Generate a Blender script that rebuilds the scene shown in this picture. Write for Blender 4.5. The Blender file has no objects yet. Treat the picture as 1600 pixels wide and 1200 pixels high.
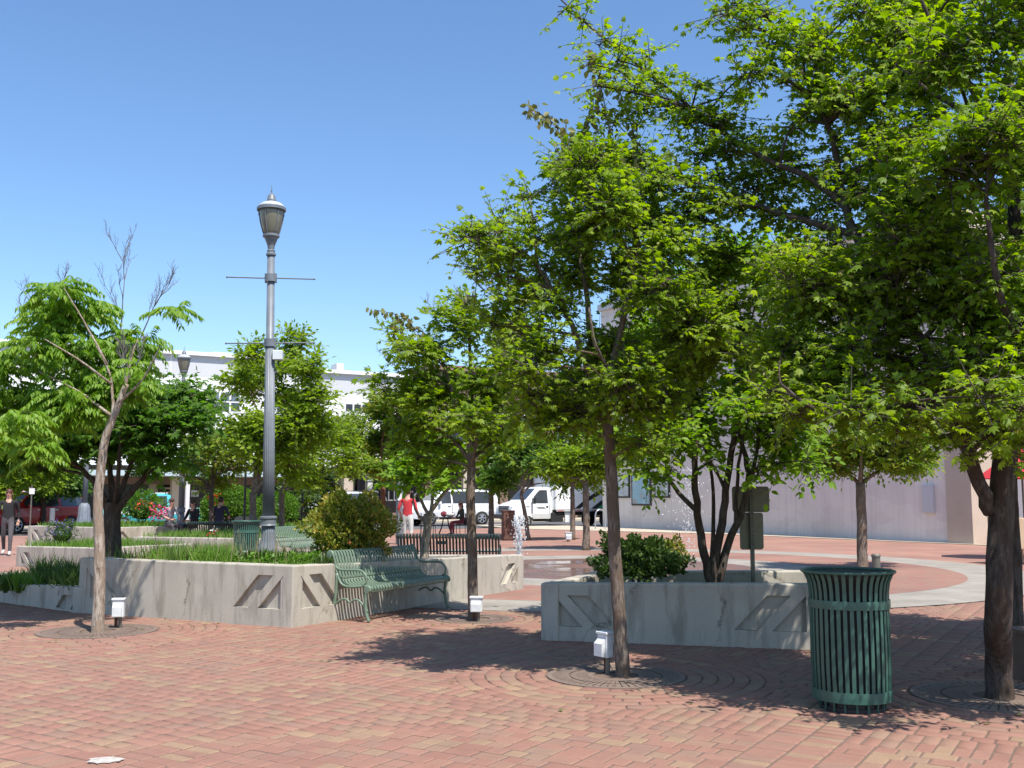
import bpy, bmesh, math, random
import numpy as np
from mathutils import Vector, Matrix
PI = math.pi
random.seed(7)
RNG = np.random.default_rng(7)
scene = bpy.context.scene
COL = scene.collection

# ---------------------------------------------------------------- camera, sky, sun, exposure
CAM_H, F, HZ = 1.55, 1600.0, 776.0
PITCH = math.atan((HZ - 600) / F)
cam_d = bpy.data.cameras.new('camera'); cam_d.sensor_width = 36; cam_d.lens = 36 * F / 1600
cam_d.clip_start = 0.05; cam_d.clip_end = 3000
cam = bpy.data.objects.new('camera', cam_d); COL.objects.link(cam)
cam.location = (0, 0, CAM_H); cam.rotation_euler = (PI / 2 + PITCH, 0, 0)
scene.camera = cam
SUN_EL, SUN_AZ = math.radians(61), math.radians(32)      # behind the camera, to the right
SUNV = Vector((math.sin(SUN_AZ) * math.cos(SUN_EL), -math.cos(SUN_AZ) * math.cos(SUN_EL), math.sin(SUN_EL)))
world = bpy.data.worlds.new('World'); scene.world = world; world.use_nodes = True
wn = world.node_tree; bg = wn.nodes['Background']
sky = wn.nodes.new('ShaderNodeTexSky'); sky.sky_type = 'NISHITA'; sky.sun_disc = False
sky.sun_elevation = SUN_EL; sky.sun_rotation = PI - SUN_AZ
sky.altitude = 300; sky.air_density = 1.0; sky.dust_density = 0.8; sky.ozone_density = 4.0
hsv = wn.nodes.new('ShaderNodeHueSaturation'); hsv.inputs['Saturation'].default_value = 1.09
wn.links.new(sky.outputs[0], hsv.inputs['Color']); wn.links.new(hsv.outputs[0], bg.inputs[0]); bg.inputs[1].default_value = 0.148
sun_d = bpy.data.lights.new('sun', 'SUN'); sun_d.energy = 5.0; sun_d.angle = math.radians(0.5); sun_d.color = (1.0, 0.95, 0.88)
sun = bpy.data.objects.new('sun', sun_d); COL.objects.link(sun)
sun.rotation_euler = (-SUNV).to_track_quat('-Z', 'Y').to_euler(); sun.location = (5, -10, 20)
vs = scene.view_settings; vs.view_transform = 'Standard'; vs.look = 'None'; vs.gamma = 1; vs.exposure = 0.54
vs.use_curve_mapping = False
scene.render.engine = 'CYCLES'
scene.cycles.max_bounces = 8; scene.cycles.transparent_max_bounces = 12
try: scene.cycles.use_denoising = True
except Exception: pass

# ---------------------------------------------------------------- helpers
def ray(x, y):
    a, b = (x - 800) / F, (600 - y) / F
    return Vector((a, math.cos(PITCH) - b * math.sin(PITCH), math.sin(PITCH) + b * math.cos(PITCH)))
def G(x, y, z=0.0):                 # photograph point lying on the level z
    r = ray(x, y); t = (z - CAM_H) / r.z
    return Vector((r.x * t, r.y * t, z))
def At(x, y, d):                    # photograph point at distance d
    r = ray(x, y); t = d / r.y
    return Vector((r.x * t, d, CAM_H + r.z * t))

def tag(o, label=None, cat=None, group=None, kind=None):
    if label: o['label'] = label
    if cat: o['category'] = cat
    if group: o['group'] = group
    if kind: o['kind'] = kind
    return o
def empty(name, loc=(0, 0, 0), rz=0.0, scale=1.0):
    o = bpy.data.objects.new(name, None); COL.objects.link(o); o.empty_display_size = 0.1
    o.location = loc; o.rotation_euler = (0, 0, rz); o.scale = (scale,) * 3
    return o
def link_mesh(name, me, mat, parent=None, smooth=False):
    if mat is not None:
        for m in (mat if isinstance(mat, (list, tuple)) else [mat]): me.materials.append(m)
    if smooth:
        me.polygons.foreach_set('use_smooth', np.ones(len(me.polygons), dtype=bool))
    o = bpy.data.objects.new(name, me); COL.objects.link(o)
    if parent is not None: o.parent = parent
    return o
def share(name, me, parent, loc=(0, 0, 0), rot=(0, 0, 0), scale=(1, 1, 1)):
    o = bpy.data.objects.new(name, me); COL.objects.link(o); o.parent = parent
    o.location = loc; o.rotation_euler = rot; o.scale = scale
    return o
def copy_tree(o, parent=None):
    c = o.copy(); COL.objects.link(c); c.parent = parent
    for ch in list(o.children): copy_tree(ch, c)
    return c

class MB:
    def __init__(s): s.v = []; s.f = []
    def add(s, vs_, fs):
        b = len(s.v); s.v += [tuple(p) for p in vs_]; s.f += [tuple(i + b for i in f) for f in fs]; return s
    def box(s, c, size, rz=0.0, rot=None):
        x, y, z = [k / 2 for k in size]
        M = rot if rot is not None else Matrix.Rotation(rz, 3, 'Z')
        P = [M @ Vector((a * x, b * y, d * z)) + Vector(c) for a in (-1, 1) for b in (-1, 1) for d in (-1, 1)]
        return s.add(P, [(0, 1, 3, 2), (4, 6, 7, 5), (0, 4, 5, 1), (2, 3, 7, 6), (0, 2, 6, 4), (1, 5, 7, 3)])
    def prism(s, poly, z0, z1):
        n = len(poly)
        P = [(p[0], p[1], z0) for p in poly] + [(p[0], p[1], z1) for p in poly]
        return s.add(P, [tuple(range(n - 1, -1, -1)), tuple(range(n, 2 * n))] + [(i, (i + 1) % n, n + (i + 1) % n, n + i) for i in range(n)])
    def side(s, poly, y0, y1, t0=1.0, t1=1.0):
        # polygon in x,z pushed along y
        n = len(poly)
        P = [(p[0], y0, p[1]) for p in poly] + [(p[0], y1, p[1]) for p in poly]
        return s.add(P, [tuple(range(n)), tuple(range(2 * n - 1, n - 1, -1))] + [((i + 1) % n, i, n + i, n + (i + 1) % n) for i in range(n)])
    def tube(s, pts, rad, n=8, cap=True):
        pts = [Vector(p) for p in pts]; m = len(pts)
        if not isinstance(rad, (list, tuple)): rad = [rad] * m
        up = Vector((0.31, 0.17, 0.93)); P = []
        prev = None
        for i, p in enumerate(pts):
            t = (pts[min(i + 1, m - 1)] - pts[max(i - 1, 0)])
            t = t.normalized() if t.length > 1e-9 else Vector((0, 0, 1))
            if prev is None:
                a = t.cross(up) if abs(t.dot(up)) < .95 else t.cross(Vector((1, 0, 0)))
            else:
                a = prev - t * prev.dot(t)
            a.normalize(); prev = a; b = t.cross(a)
            for k in range(n):
                q = 2 * PI * k / n
                P.append(p + (a * math.cos(q) + b * math.sin(q)) * rad[i])
        Fs = [(i * n + k, i * n + (k + 1) % n, (i + 1) * n + (k + 1) % n, (i + 1) * n + k) for i in range(m - 1) for k in range(n)]
        if cap: Fs += [tuple(range(n - 1, -1, -1)), tuple(range((m - 1) * n, m * n))]
        return s.add(P, Fs)
    def lathe(s, prof, n=24, c=(0, 0, 0), mod=None, cap=True):
        P = []
        for (r, z) in prof:
            for k in range(n):
                q = 2 * PI * k / n
                rr = r * (mod(q) if mod else 1.0)
                P.append((c[0] + rr * math.cos(q), c[1] + rr * math.sin(q), c[2] + z))
        m = len(prof)
        Fs = [(i * n + k, i * n + (k + 1) % n, (i + 1) * n + (k + 1) % n, (i + 1) * n + k) for i in range(m - 1) for k in range(n)]
        if cap: Fs += [tuple(range(n - 1, -1, -1)), tuple(range((m - 1) * n, m * n))]
        return s.add(P, Fs)
    def ball(s, c, r, n=10, m=6, sc=(1, 1, 1)):
        prof = [(math.sin(PI * i / m), -math.cos(PI * i / m)) for i in range(1, m)]
        P = []; n0 = len(s.v)
        for (rr, z) in prof:
            for k in range(n):
                q = 2 * PI * k / n
                P.append((c[0] + r * sc[0] * rr * math.cos(q), c[1] + r * sc[1] * rr * math.sin(q), c[2] + r * sc[2] * z))
        P += [(c[0], c[1], c[2] - r * sc[2]), (c[0], c[1], c[2] + r * sc[2])]
        L = len(prof)
        Fs = [(i * n + k, i * n + (k + 1) % n, (i + 1) * n + (k + 1) % n, (i + 1) * n + k) for i in range(L - 1) for k in range(n)]
        Fs += [(L * n, (k + 1) % n, k) for k in range(n)] + [(L * n + 1, (L - 1) * n + k, (L - 1) * n + (k + 1) % n) for k in range(n)]
        return s.add(P, Fs)
    def mesh(s, name='mesh'):
        me = bpy.data.meshes.new(name); me.from_pydata(s.v, [], s.f); me.update(); return me
    def build(s, name, mat, parent=None, smooth=False, bevel=0.0):
        me = s.mesh(name)
        if bevel > 0:
            bm = bmesh.new(); bm.from_mesh(me)
            bmesh.ops.recalc_face_normals(bm, faces=bm.faces)
            es = [e for e in bm.edges if len(e.link_faces) == 2 and e.calc_face_angle(0) > 0.5]
            bmesh.ops.bevel(bm, geom=es, offset=bevel, segments=2, affect='EDGES', profile=0.5, clamp_overlap=True)
            bm.to_mesh(me); bm.free()
        return link_mesh(name, me, mat, parent, smooth)

def np_mesh(name, verts, tris):
    me = bpy.data.meshes.new(name)
    nv, nf = len(verts), len(tris); k = tris.shape[1]
    me.vertices.add(nv); me.vertices.foreach_set('co', np.ascontiguousarray(verts, dtype=np.float32).ravel())
    me.loops.add(nf * k); me.loops.foreach_set('vertex_index', np.ascontiguousarray(tris, dtype=np.int32).ravel())
    me.polygons.add(nf); me.polygons.foreach_set('loop_start', np.arange(0, nf * k, k, dtype=np.int32))
    me.update(calc_edges=True); return me

# ---------------------------------------------------------------- materials
def new_mat(name):
    m = bpy.data.materials.new(name); m.use_nodes = True
    nt = m.node_tree; b = nt.nodes['Principled BSDF']
    return m, nt, b
def N(nt, t, **kw):
    n = nt.nodes.new(t)
    for k, v in kw.items(): setattr(n, k, v)
    return n
def ramp(nt, fac, stops):
    r = N(nt, 'ShaderNodeValToRGB'); e = r.color_ramp.elements
    while len(e) < len(stops): e.new(0.5)
    for el, (p, c) in zip(e, stops): el.position = p; el.color = (*c, 1)
    nt.links.new(fac, r.inputs[0]); return r
def noise(nt, scale, detail=4, coord='Object', stretch=None, rough=0.6):
    tc = N(nt, 'ShaderNodeTexCoord'); out = tc.outputs[coord]
    if stretch:
        mp = N(nt, 'ShaderNodeMapping'); mp.inputs['Scale'].default_value = stretch
        nt.links.new(out, mp.inputs[0]); out = mp.outputs[0]
    n = N(nt, 'ShaderNodeTexNoise'); n.inputs['Scale'].default_value = scale; n.inputs['Detail'].default_value = detail
    n.inputs['Roughness'].default_value = rough
    nt.links.new(out, n.inputs['Vector']); return n
def bump(nt, b, fac, strength=0.3, dist=0.02):
    bp = N(nt, 'ShaderNodeBump'); bp.inputs['Strength'].default_value = strength; bp.inputs['Distance'].default_value = dist
    nt.links.new(fac, bp.inputs['Height']); nt.links.new(bp.outputs[0], b.inputs['Normal']); return bp
def mix(nt, f, a, b_, typ='MIX'):
    m = N(nt, 'ShaderNodeMix', data_type='RGBA', blend_type=typ)
    if isinstance(f, (int, float)): m.inputs[0].default_value = f
    else: nt.links.new(f, m.inputs[0])
    for sock, v in ((m.inputs[6], a), (m.inputs[7], b_)):
        if isinstance(v, tuple): sock.default_value = (*v, 1)
        else: nt.links.new(v, sock)
    return m.outputs[2]

def simple(name, c1, c2=None, scale=12, rough=0.6, metal=0.0, bmp=0.0, bdist=0.01, coord='Object', stretch=None, spec=0.5, detail=4):
    m, nt, b = new_mat(name)
    c2 = c2 or tuple(k * 0.8 for k in c1)
    n = noise(nt, scale, detail, coord, stretch)
    r = ramp(nt, n.outputs[0], [(0.3, c2), (0.7, c1)])
    nt.links.new(r.outputs[0], b.inputs['Base Color'])
    b.inputs['Roughness'].default_value = rough; b.inputs['Metallic'].default_value = metal
    b.inputs['Specular IOR Level'].default_value = spec
    if bmp: bump(nt, b, n.outputs[0], bmp, bdist)
    return m

def leaf_mat(name, stops, trans=0.5, gloss=0.3):
    m, nt, b = new_mat(name)
    geo = N(nt, 'ShaderNodeNewGeometry')
    n = noise(nt, 0.9, 2)
    add = N(nt, 'ShaderNodeMath', operation='MULTIPLY_ADD'); add.inputs[1].default_value = 0.6
    sub = N(nt, 'ShaderNodeMath', operation='MULTIPLY_ADD'); sub.inputs[1].default_value = 0.9; sub.inputs[2].default_value = -0.25
    nt.links.new(n.outputs[0], sub.inputs[0])
    nt.links.new(geo.outputs['Random Per Island'], add.inputs[0]); nt.links.new(sub.outputs[0], add.inputs[2])
    r = ramp(nt, add.outputs[0], stops)
    nt.links.new(r.outputs[0], b.inputs['Base Color'])
    b.inputs['Roughness'].default_value = 0.5; b.inputs['Specular IOR Level'].default_value = gloss
    tr = N(nt, 'ShaderNodeBsdfTranslucent')
    hs = N(nt, 'ShaderNodeHueSaturation'); hs.inputs['Value'].default_value = 1.9; hs.inputs['Saturation'].default_value = 1.1
    nt.links.new(r.outputs[0], hs.inputs['Color']); nt.links.new(hs.outputs[0], tr.inputs[0])
    mx = N(nt, 'ShaderNodeMixShader'); mx.inputs[0].default_value = trans
    nt.links.new(b.outputs[0], mx.inputs[1]); nt.links.new(tr.outputs[0], mx.inputs[2])
    nt.links.new(mx.outputs[0], nt.nodes['Material Output'].inputs[0])
    return m

def bark_mat(name, c1, c2, scale=9):
    m, nt, b = new_mat(name)
    n = noise(nt, scale, 8, stretch=(3, 3, 0.55), rough=0.7); n2_ = noise(nt, 5.0, 4, stretch=(1.6, 1.6, .8)); n2 = ramp(nt, n2_.outputs[0], [(.46, (0, 0, 0)), (.58, (1, 1, 1))])
    r = ramp(nt, n.outputs[0], [(0.38, c2), (0.56, c1)])  # contrast and patches: peeling bark, plus sun dapple painted into the colour
    col = mix(nt, n2.outputs[0], r.outputs[0], (c1[0] * .62, c1[1] * .54, c1[2] * .48), 'MIX')
    nt.links.new(col, b.inputs['Base Color']); b.inputs['Roughness'].default_value = 0.9
    b.inputs['Specular IOR Level'].default_value = 0.2
    bump(nt, b, n.outputs[0], 0.9, 0.03); return m

M = {}
BRICK_STOPS = [(0.0, (0.365, 0.145, 0.122)), (0.20, (0.420, 0.185, 0.152)), (0.36, (0.445, 0.220, 0.180)), (0.50, (0.385, 0.170, 0.142)),
               (0.62, (0.420, 0.245, 0.180)), (0.72, (0.345, 0.190, 0.165)), (0.82, (0.365, 0.250, 0.185)), (0.92, (0.43, 0.300, 0.190)), (1.0, (0.48, 0.345, 0.215))]
def brick_mat(name, source):
    m, nt, b = new_mat(name)
    if source == 'island':
        g = N(nt, 'ShaderNodeNewGeometry'); rnd = g.outputs['Random Per Island']
    else:
        g = N(nt, 'ShaderNodeObjectInfo'); rnd = g.outputs['Random']
    r = ramp(nt, rnd, BRICK_STOPS)
    geo = N(nt, 'ShaderNodeNewGeometry')
    def pn(scale, det):
        n = N(nt, 'ShaderNodeTexNoise'); n.inputs['Scale'].default_value = scale; n.inputs['Detail'].default_value = det
        n.inputs['Roughness'].default_value = 0.65
        nt.links.new(geo.outputs['Position'], n.inputs['Vector']); return n
    n1, n2, n3 = pn(0.55, 3), pn(45, 6), pn(7, 5)
    d1 = ramp(nt, n1.outputs[0], [(0.3, (0.80, 0.80, 0.82)), (0.7, (1.08, 1.06, 1.03))])
    d2 = ramp(nt, n2.outputs[0], [(0.3, (0.82, 0.82, 0.82)), (0.7, (1.1, 1.1, 1.1))])
    d3 = ramp(nt, n3.outputs[0], [(0.35, (0.84, 0.82, 0.82)), (0.6, (1.03, 1.03, 1.03))])
    gum = N(nt, 'ShaderNodeTexVoronoi'); gum.inputs['Scale'].default_value = 1.7; gum.inputs['Randomness'].default_value = 1.0; nt.links.new(geo.outputs['Position'], gum.inputs['Vector'])
    gsp = ramp(nt, gum.outputs['Distance'], [(0.022, (0.52, 0.50, 0.50)), (0.035, (1, 1, 1))])
    blot = ramp(nt, pn(1.3, 6).outputs[0], [(0.36, (0.80, 0.78, 0.78)), (0.46, (1, 1, 1))])
    c = mix(nt, 1.0, r.outputs[0], d1.outputs[0], 'MULTIPLY'); c = mix(nt, 1.0, c, d2.outputs[0], 'MULTIPLY'); c = mix(nt, 0.8, c, d3.outputs[0], 'MULTIPLY'); c = mix(nt, 0.8, c, gsp.outputs[0], 'MULTIPLY'); c = mix(nt, 0.7, c, blot.outputs[0], 'MULTIPLY')
    c = mix(nt, 0.42, c, (0.45, 0.33, 0.27)); c = mix(nt, 1.0, c, (0.665, 0.615, 0.56), 'MULTIPLY')
    nt.links.new(c, b.inputs['Base Color']); b.inputs['Roughness'].default_value = 0.85; b.inputs['Specular IOR Level'].default_value = 0.25
    bump(nt, b, n2.outputs[0], 0.2, 0.002); return m
M['brick_i'] = brick_mat('brick_paver_joined', 'island')
M['brick_o'] = brick_mat('brick_paver', 'object')

def far_brick(name, rz=0.0, dark=1.0, radial=None, wet=False):
    m, nt, b = new_mat(name)
    geo = N(nt, 'ShaderNodeNewGeometry')
    mp = N(nt, 'ShaderNodeMapping', vector_type='TEXTURE'); mp.inputs['Rotation'].default_value = (0, 0, rz)
    nt.links.new(geo.outputs['Position'], mp.inputs[0])
    bt = N(nt, 'ShaderNodeTexBrick'); bt.inputs['Scale'].default_value = 1.0
    bt.inputs['Brick Width'].default_value = 0.23; bt.inputs['Row Height'].default_value = 0.14
    bt.inputs['Mortar Size'].default_value = 0.006; bt.inputs['Bias'].default_value = 0.0
    k = dark * .78
    bt.inputs['Color1'].default_value = (0.42 * k, 0.205 * k, 0.165 * k, 1); bt.inputs['Color2'].default_value = (0.40 * k, 0.245 * k, 0.185 * k, 1)
    bt.inputs['Mortar'].default_value = (0.27 * k, 0.20 * k, 0.145 * k, 1)
    nt.links.new(mp.outputs[0], bt.inputs['Vector'])
    n1 = N(nt, 'ShaderNodeTexNoise'); n1.inputs['Scale'].default_value = 0.5; n1.inputs['Detail'].default_value = 5
    nt.links.new(geo.outputs['Position'], n1.inputs['Vector'])
    d1 = ramp(nt, n1.outputs[0], [(0.3, (0.78, 0.78, 0.80)), (0.7, (1.12, 1.1, 1.06))])
    c = mix(nt, 1.0, bt.outputs[0], d1.outputs[0], 'MULTIPLY')
    nt.links.new(c, b.inputs['Base Color'])
    b.inputs['Roughness'].default_value = 0.85; b.inputs['Specular IOR Level'].default_value = 0.25
    if wet:
        rr = ramp(nt, n1.outputs[0], [(0.42, (0.12,) * 3), (0.6, (0.55,) * 3)])
        nt.links.new(rr.outputs[0], b.inputs['Roughness']); b.inputs['Specular IOR Level'].default_value = 0.5
    return m

def concrete_mat(name, c1, c2, streak=True):
    m, nt, b = new_mat(name)
    n1 = noise(nt, 1.6, 6); n2 = noise(nt, 60, 4); n3 = noise(nt, 3.2, 7, stretch=(2.2, 2.2, 0.35)); n4 = noise(nt, 14, 3)
    r = ramp(nt, n1.outputs[0], [(0.3, c2), (0.68, c1)])
    d2 = ramp(nt, n2.outputs[0], [(0.3, (0.86,) * 3), (0.7, (1.06,) * 3)])
    c = mix(nt, 1.0, r.outputs[0], d2.outputs[0], 'MULTIPLY')
    if streak:
        d3 = ramp(nt, n3.outputs[0], [(0.36, (0.62, 0.60, 0.57)), (0.50, (1.0,) * 3), (0.75, (1.06, 1.05, 1.02))])
        c = mix(nt, 0.75, c, d3.outputs[0], 'MULTIPLY')
        vor = N(nt, 'ShaderNodeTexVoronoi', feature='DISTANCE_TO_EDGE'); vor.inputs['Scale'].default_value = 0.75
        tc = N(nt, 'ShaderNodeTexCoord')
        nz = noise(nt, 3.0, 5)
        ad = N(nt, 'ShaderNodeVectorMath', operation='MULTIPLY_ADD'); ad.inputs[1].default_value = (0.5, 0.5, 0.5)
        nt.links.new(nz.outputs['Color'], ad.inputs[0]); nt.links.new(tc.outputs['Object'], ad.inputs[2]); nt.links.new(ad.outputs[0], vor.inputs['Vector'])
        cr = ramp(nt, vor.outputs[0], [(0.0, (0.45, 0.43, 0.40)), (0.012, (1, 1, 1))])
        msk = ramp(nt, n1.outputs[0], [(0.45, (0, 0, 0)), (0.6, (1, 1, 1))])
        c2_ = mix(nt, 1.0, c, cr.outputs[0], 'MULTIPLY'); c = mix(nt, msk.outputs[0], c, c2_)
    sp = ramp(nt, n4.outputs[0], [(0.24, (0.55, 0.55, 0.52)), (0.30, (1, 1, 1))])
    c = mix(nt, 0.6, c, sp.outputs[0], 'MULTIPLY')
    nt.links.new(c, b.inputs['Base Color']); b.inputs['Roughness'].default_value = 0.9; b.inputs['Specular IOR Level'].default_value = 0.2
    bump(nt, b, n2.outputs[0], 0.25, 0.006); return m

M['concrete'] = concrete_mat('planter_concrete', (0.48, 0.445, 0.375), (0.38, 0.352, 0.30))
M['paleconcrete'] = concrete_mat('pale_concrete_paving', (0.34, 0.31, 0.265), (0.235, 0.212, 0.182), False)
M['sidewalk'] = concrete_mat('sidewalk_concrete', (0.50, 0.44, 0.34), (0.42, 0.37, 0.29), False)
M['sand'] = simple('joint_sand', (0.17, 0.115, 0.085), (0.12, 0.082, 0.062), 6, 0.95, detail=8)
M['asphalt'] = simple('asphalt', (0.115, 0.115, 0.12), (0.085, 0.085, 0.09), 3, 0.9)
M['soil'] = simple('soil', (0.07, 0.05, 0.035), (0.035, 0.026, 0.018), 14, 0.95, bmp=0.6, bdist=0.03)
M['redsoil'] = simple('red_mulch', (0.16, 0.07, 0.045), (0.09, 0.04, 0.03), 40, 0.95, bmp=0.6)
M['green_paint'] = simple('green_enamel', (0.048, 0.122, 0.092), (0.030, 0.088, 0.066), 9, 0.36, spec=0.5, detail=8)
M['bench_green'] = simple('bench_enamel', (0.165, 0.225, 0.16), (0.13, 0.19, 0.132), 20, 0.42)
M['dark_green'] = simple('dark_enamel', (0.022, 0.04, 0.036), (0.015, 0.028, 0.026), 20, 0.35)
M['black'] = simple('black_enamel', (0.018, 0.018, 0.02), (0.01, 0.01, 0.012), 20, 0.45)
M['liner'] = simple('black_liner', (0.012, 0.013, 0.013), (0.008, 0.008, 0.009), 20, 0.7)
M['lamp_grey'] = simple('lamp_grey_paint', (0.165, 0.185, 0.205), (0.125, 0.142, 0.16), 9, 0.45)
M['lamp_base'] = simple('lamp_base_paint', (0.20, 0.225, 0.26), (0.14, 0.16, 0.19), 7, 0.5)
M['lamp_glass'] = simple('lantern_glass', (0.20, 0.195, 0.15), (0.15, 0.145, 0.11), 5, 0.22, spec=0.6)
M['lamp_white'] = simple('lantern_cap_paint', (0.55, 0.58, 0.60), (0.45, 0.47, 0.5), 9, 0.4)
M['white_box'] = simple('white_plastic', (0.66, 0.68, 0.68), (0.56, 0.58, 0.59), 14, 0.4)
M['iron'] = simple('grate_iron', (0.215, 0.155, 0.12), (0.145, 0.105, 0.082), 24, 0.8, bmp=0.2)
M['rust'] = simple('rusty_steel', (0.14, 0.062, 0.04), (0.085, 0.04, 0.028), 12, 0.8)
M['sign_back'] = simple('sign_back_aluminium', (0.20, 0.19, 0.135), (0.15, 0.145, 0.105), 6, 0.5, metal=0.3)
M['post_steel'] = simple('post_steel', (0.17, 0.165, 0.135), (0.12, 0.115, 0.095), 12, 0.55, metal=0.4)
M['white_stucco'] = simple('white_stucco', (0.80, 0.80, 0.79), (0.74, 0.74, 0.73), 0.5, 0.8, bmp=0.05)
M['grey_band'] = simple('grey_parapet', (0.53, 0.54, 0.55), (0.48, 0.49, 0.50), 0.4, 0.8)
M['coping'] = simple('white_coping', (0.82, 0.82, 0.81), (0.76, 0.76, 0.75), 1, 0.6)
def stucco_wall(name):
    m, nt, b = new_mat(name)
    n1 = noise(nt, .35, 6, stretch=(1, 1, .7)); n2 = noise(nt, 2.2, 6, stretch=(2.5, 2.5, .12)); n3 = noise(nt, 40, 4); n4 = noise(nt, .9, 2, stretch=(.5, .5, 1.2))
    r = ramp(nt, n1.outputs[0], [(.3, (.64, .59, .535)), (.7, (.77, .70, .635))])
    d2 = ramp(nt, n2.outputs[0], [(.32, (.80, .79, .78)), (.55, (1, 1, 1))]); c = mix(nt, .55, r.outputs[0], d2.outputs[0], 'MULTIPLY')
    d4 = ramp(nt, n4.outputs[0], [(.54, (1, 1, 1)), (.56, (.93, .91, .92))]); c = mix(nt, .8, c, d4.outputs[0], 'MULTIPLY')
    nt.links.new(c, b.inputs['Base Color']); b.inputs['Roughness'].default_value = .9; bump(nt, b, n3.outputs[0], .15, .01); return m
M['pinkwall'] = stucco_wall('pale_stucco_wall')
M['beige'] = simple('beige_stucco', (0.50, 0.41, 0.33), (0.43, 0.35, 0.28), 0.8, 0.85)
M['brown_band'] = simple('brown_fascia', (0.25, 0.165, 0.12), (0.2, 0.13, 0.1), 1, 0.8)
M['brownwall'] = simple('brown_masonry', (0.21, 0.135, 0.10), (0.15, 0.10, 0.075), 2, 0.85)
M['awning'] = simple('pale_blue_canopy', (0.44, 0.53, 0.55), (0.38, 0.46, 0.48), 2, 0.6)
M['glass'] = simple('window_glass', (0.045, 0.055, 0.065), (0.03, 0.036, 0.042), 1, 0.08, spec=0.8)
M['winglass'] = simple('pale_window_glass', (0.13, 0.16, 0.185), (0.09, 0.11, 0.13), 0.8, 0.1, spec=0.8)
M['darkstore'] = simple('dark_storefront', (0.022, 0.018, 0.017), (0.012, 0.01, 0.01), 1, 0.25)
M['frame_white'] = simple('white_frame', (0.72, 0.72, 0.71), (0.66, 0.66, 0.65), 5, 0.5)
M['lettering'] = simple('pale_lettering', (0.55, 0.52, 0.47), (0.48, 0.46, 0.42), 5, 0.5)
M['frame_black'] = simple('black_frame', (0.02, 0.02, 0.022), None, 5, 0.5)
def car_paint(name, c):
    m, nt, b = new_mat(name); n = noise(nt, 2, 2)
    r = ramp(nt, n.outputs[0], [(0.3, tuple(k * .93 for k in c)), (0.7, c)]); nt.links.new(r.outputs[0], b.inputs['Base Color'])
    b.inputs['Roughness'].default_value = 0.28; b.inputs['Coat Weight'].default_value = 0.5; b.inputs['Coat Roughness'].default_value = 0.08; return m
M['car_white'] = car_paint('white_car_paint', (0.78, 0.79, 0.80)); M['car_red'] = car_paint('red_car_paint', (0.42, 0.018, 0.018))
M['car_teal'] = car_paint('turquoise_car_paint', (0.06, 0.42, 0.46)); M['car_silver'] = car_paint('silver_car_paint', (0.5, 0.52, 0.53))
M['tyre'] = simple('tyre_rubber', (0.02, 0.02, 0.021), None, 30, 0.85)
M['rim'] = simple('alloy_rim', (0.55, 0.56, 0.57), None, 30, 0.3, metal=0.7)
M['chrome'] = simple('chrome', (0.62, 0.63, 0.64), None, 30, 0.15, metal=0.9)
M['lens'] = simple('lamp_lens', (0.6, 0.62, 0.63), (0.4, 0.42, 0.44), 30, 0.12)
M['orange'] = simple('orange_lens', (0.55, 0.16, 0.03), None, 30, 0.2)
M['redlens'] = simple('red_lens', (0.45, 0.02, 0.02), None, 30, 0.2)
M['greenprint'] = simple('green_print', (0.03, 0.36, 0.14), None, 5, 0.35)
M['blackprint'] = simple('black_print', (0.018, 0.018, 0.02), None, 5, 0.35)
M['redprint'] = simple('red_print', (0.42, 0.05, 0.04), None, 5, 0.4)
M['skin'] = simple('skin', (0.50, 0.29, 0.21), (0.44, 0.25, 0.18), 12, 0.55)
def cloth(name, c): return simple(name, c, tuple(k * .75 for k in c), 18, 0.9, bmp=0.4, bdist=0.01)
M['c_red'] = cloth('red_cotton', (0.52, 0.035, 0.045)); M['c_white'] = cloth('white_cotton', (0.62, 0.6, 0.57)); M['c_black'] = cloth('black_cotton', (0.018, 0.018, 0.02))
M['c_grey'] = cloth('grey_cotton', (0.085, 0.08, 0.085)); M['c_navy'] = cloth('navy_cotton', (0.022, 0.025, 0.06)); M['c_lilac'] = cloth('pale_grey_cotton', (0.36, 0.35, 0.40))
M['c_maroon'] = cloth('maroon_cotton', (0.20, 0.03, 0.045)); M['c_olive'] = cloth('olive_cotton', (0.05, 0.05, 0.03)); M['hair'] = simple('brown_hair', (0.05, 0.025, 0.015), None, 60, 0.6)
M['hair_red'] = simple('auburn_hair', (0.09, 0.03, 0.015), None, 60, 0.6)
M['umbrella_red'] = cloth('red_canvas', (0.55, 0.03, 0.04)); M['tan'] = simple('tan_plywood', (0.46, 0.34, 0.22), (0.4, 0.29, 0.19), 3, 0.7)
M['bark_pale'] = bark_mat('pale_bark', (0.47, 0.41, 0.34), (0.15, 0.10, 0.07), 13)
M['bark'] = bark_mat('grey_brown_bark', (0.25, 0.205, 0.165), (0.075, 0.056, 0.045), 17)
M['bark_dark'] = bark_mat('dark_bark', (0.115, 0.092, 0.078), (0.04, 0.032, 0.027), 10)
M['bark_red'] = bark_mat('reddish_bark', (0.24, 0.12, 0.075), (0.11, 0.055, 0.035), 8)
M['twig'] = simple('twig_bark', (0.095, 0.075, 0.062), (0.06, 0.046, 0.038), 20, 0.9)
M['twig_grey'] = simple('grey_dead_twig', (0.20, 0.18, 0.18), (0.12, 0.105, 0.105), 20, 0.9)
G_MAPLE = [(0.0, (0.080, 0.148, 0.014)), (0.4, (0.155, 0.245, 0.018)), (0.75, (0.225, 0.315, 0.028)), (1.0, (0.33, 0.39, 0.07))]
M['leaf_maple'] = leaf_mat('maple_leaf', G_MAPLE)
M['leaf_maple2'] = leaf_mat('dark_maple_leaf', [(0.0, (0.048, 0.112, 0.018)), (0.5, (0.088, 0.188, 0.022)), (1.0, (0.156, 0.250, 0.037))])
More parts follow.
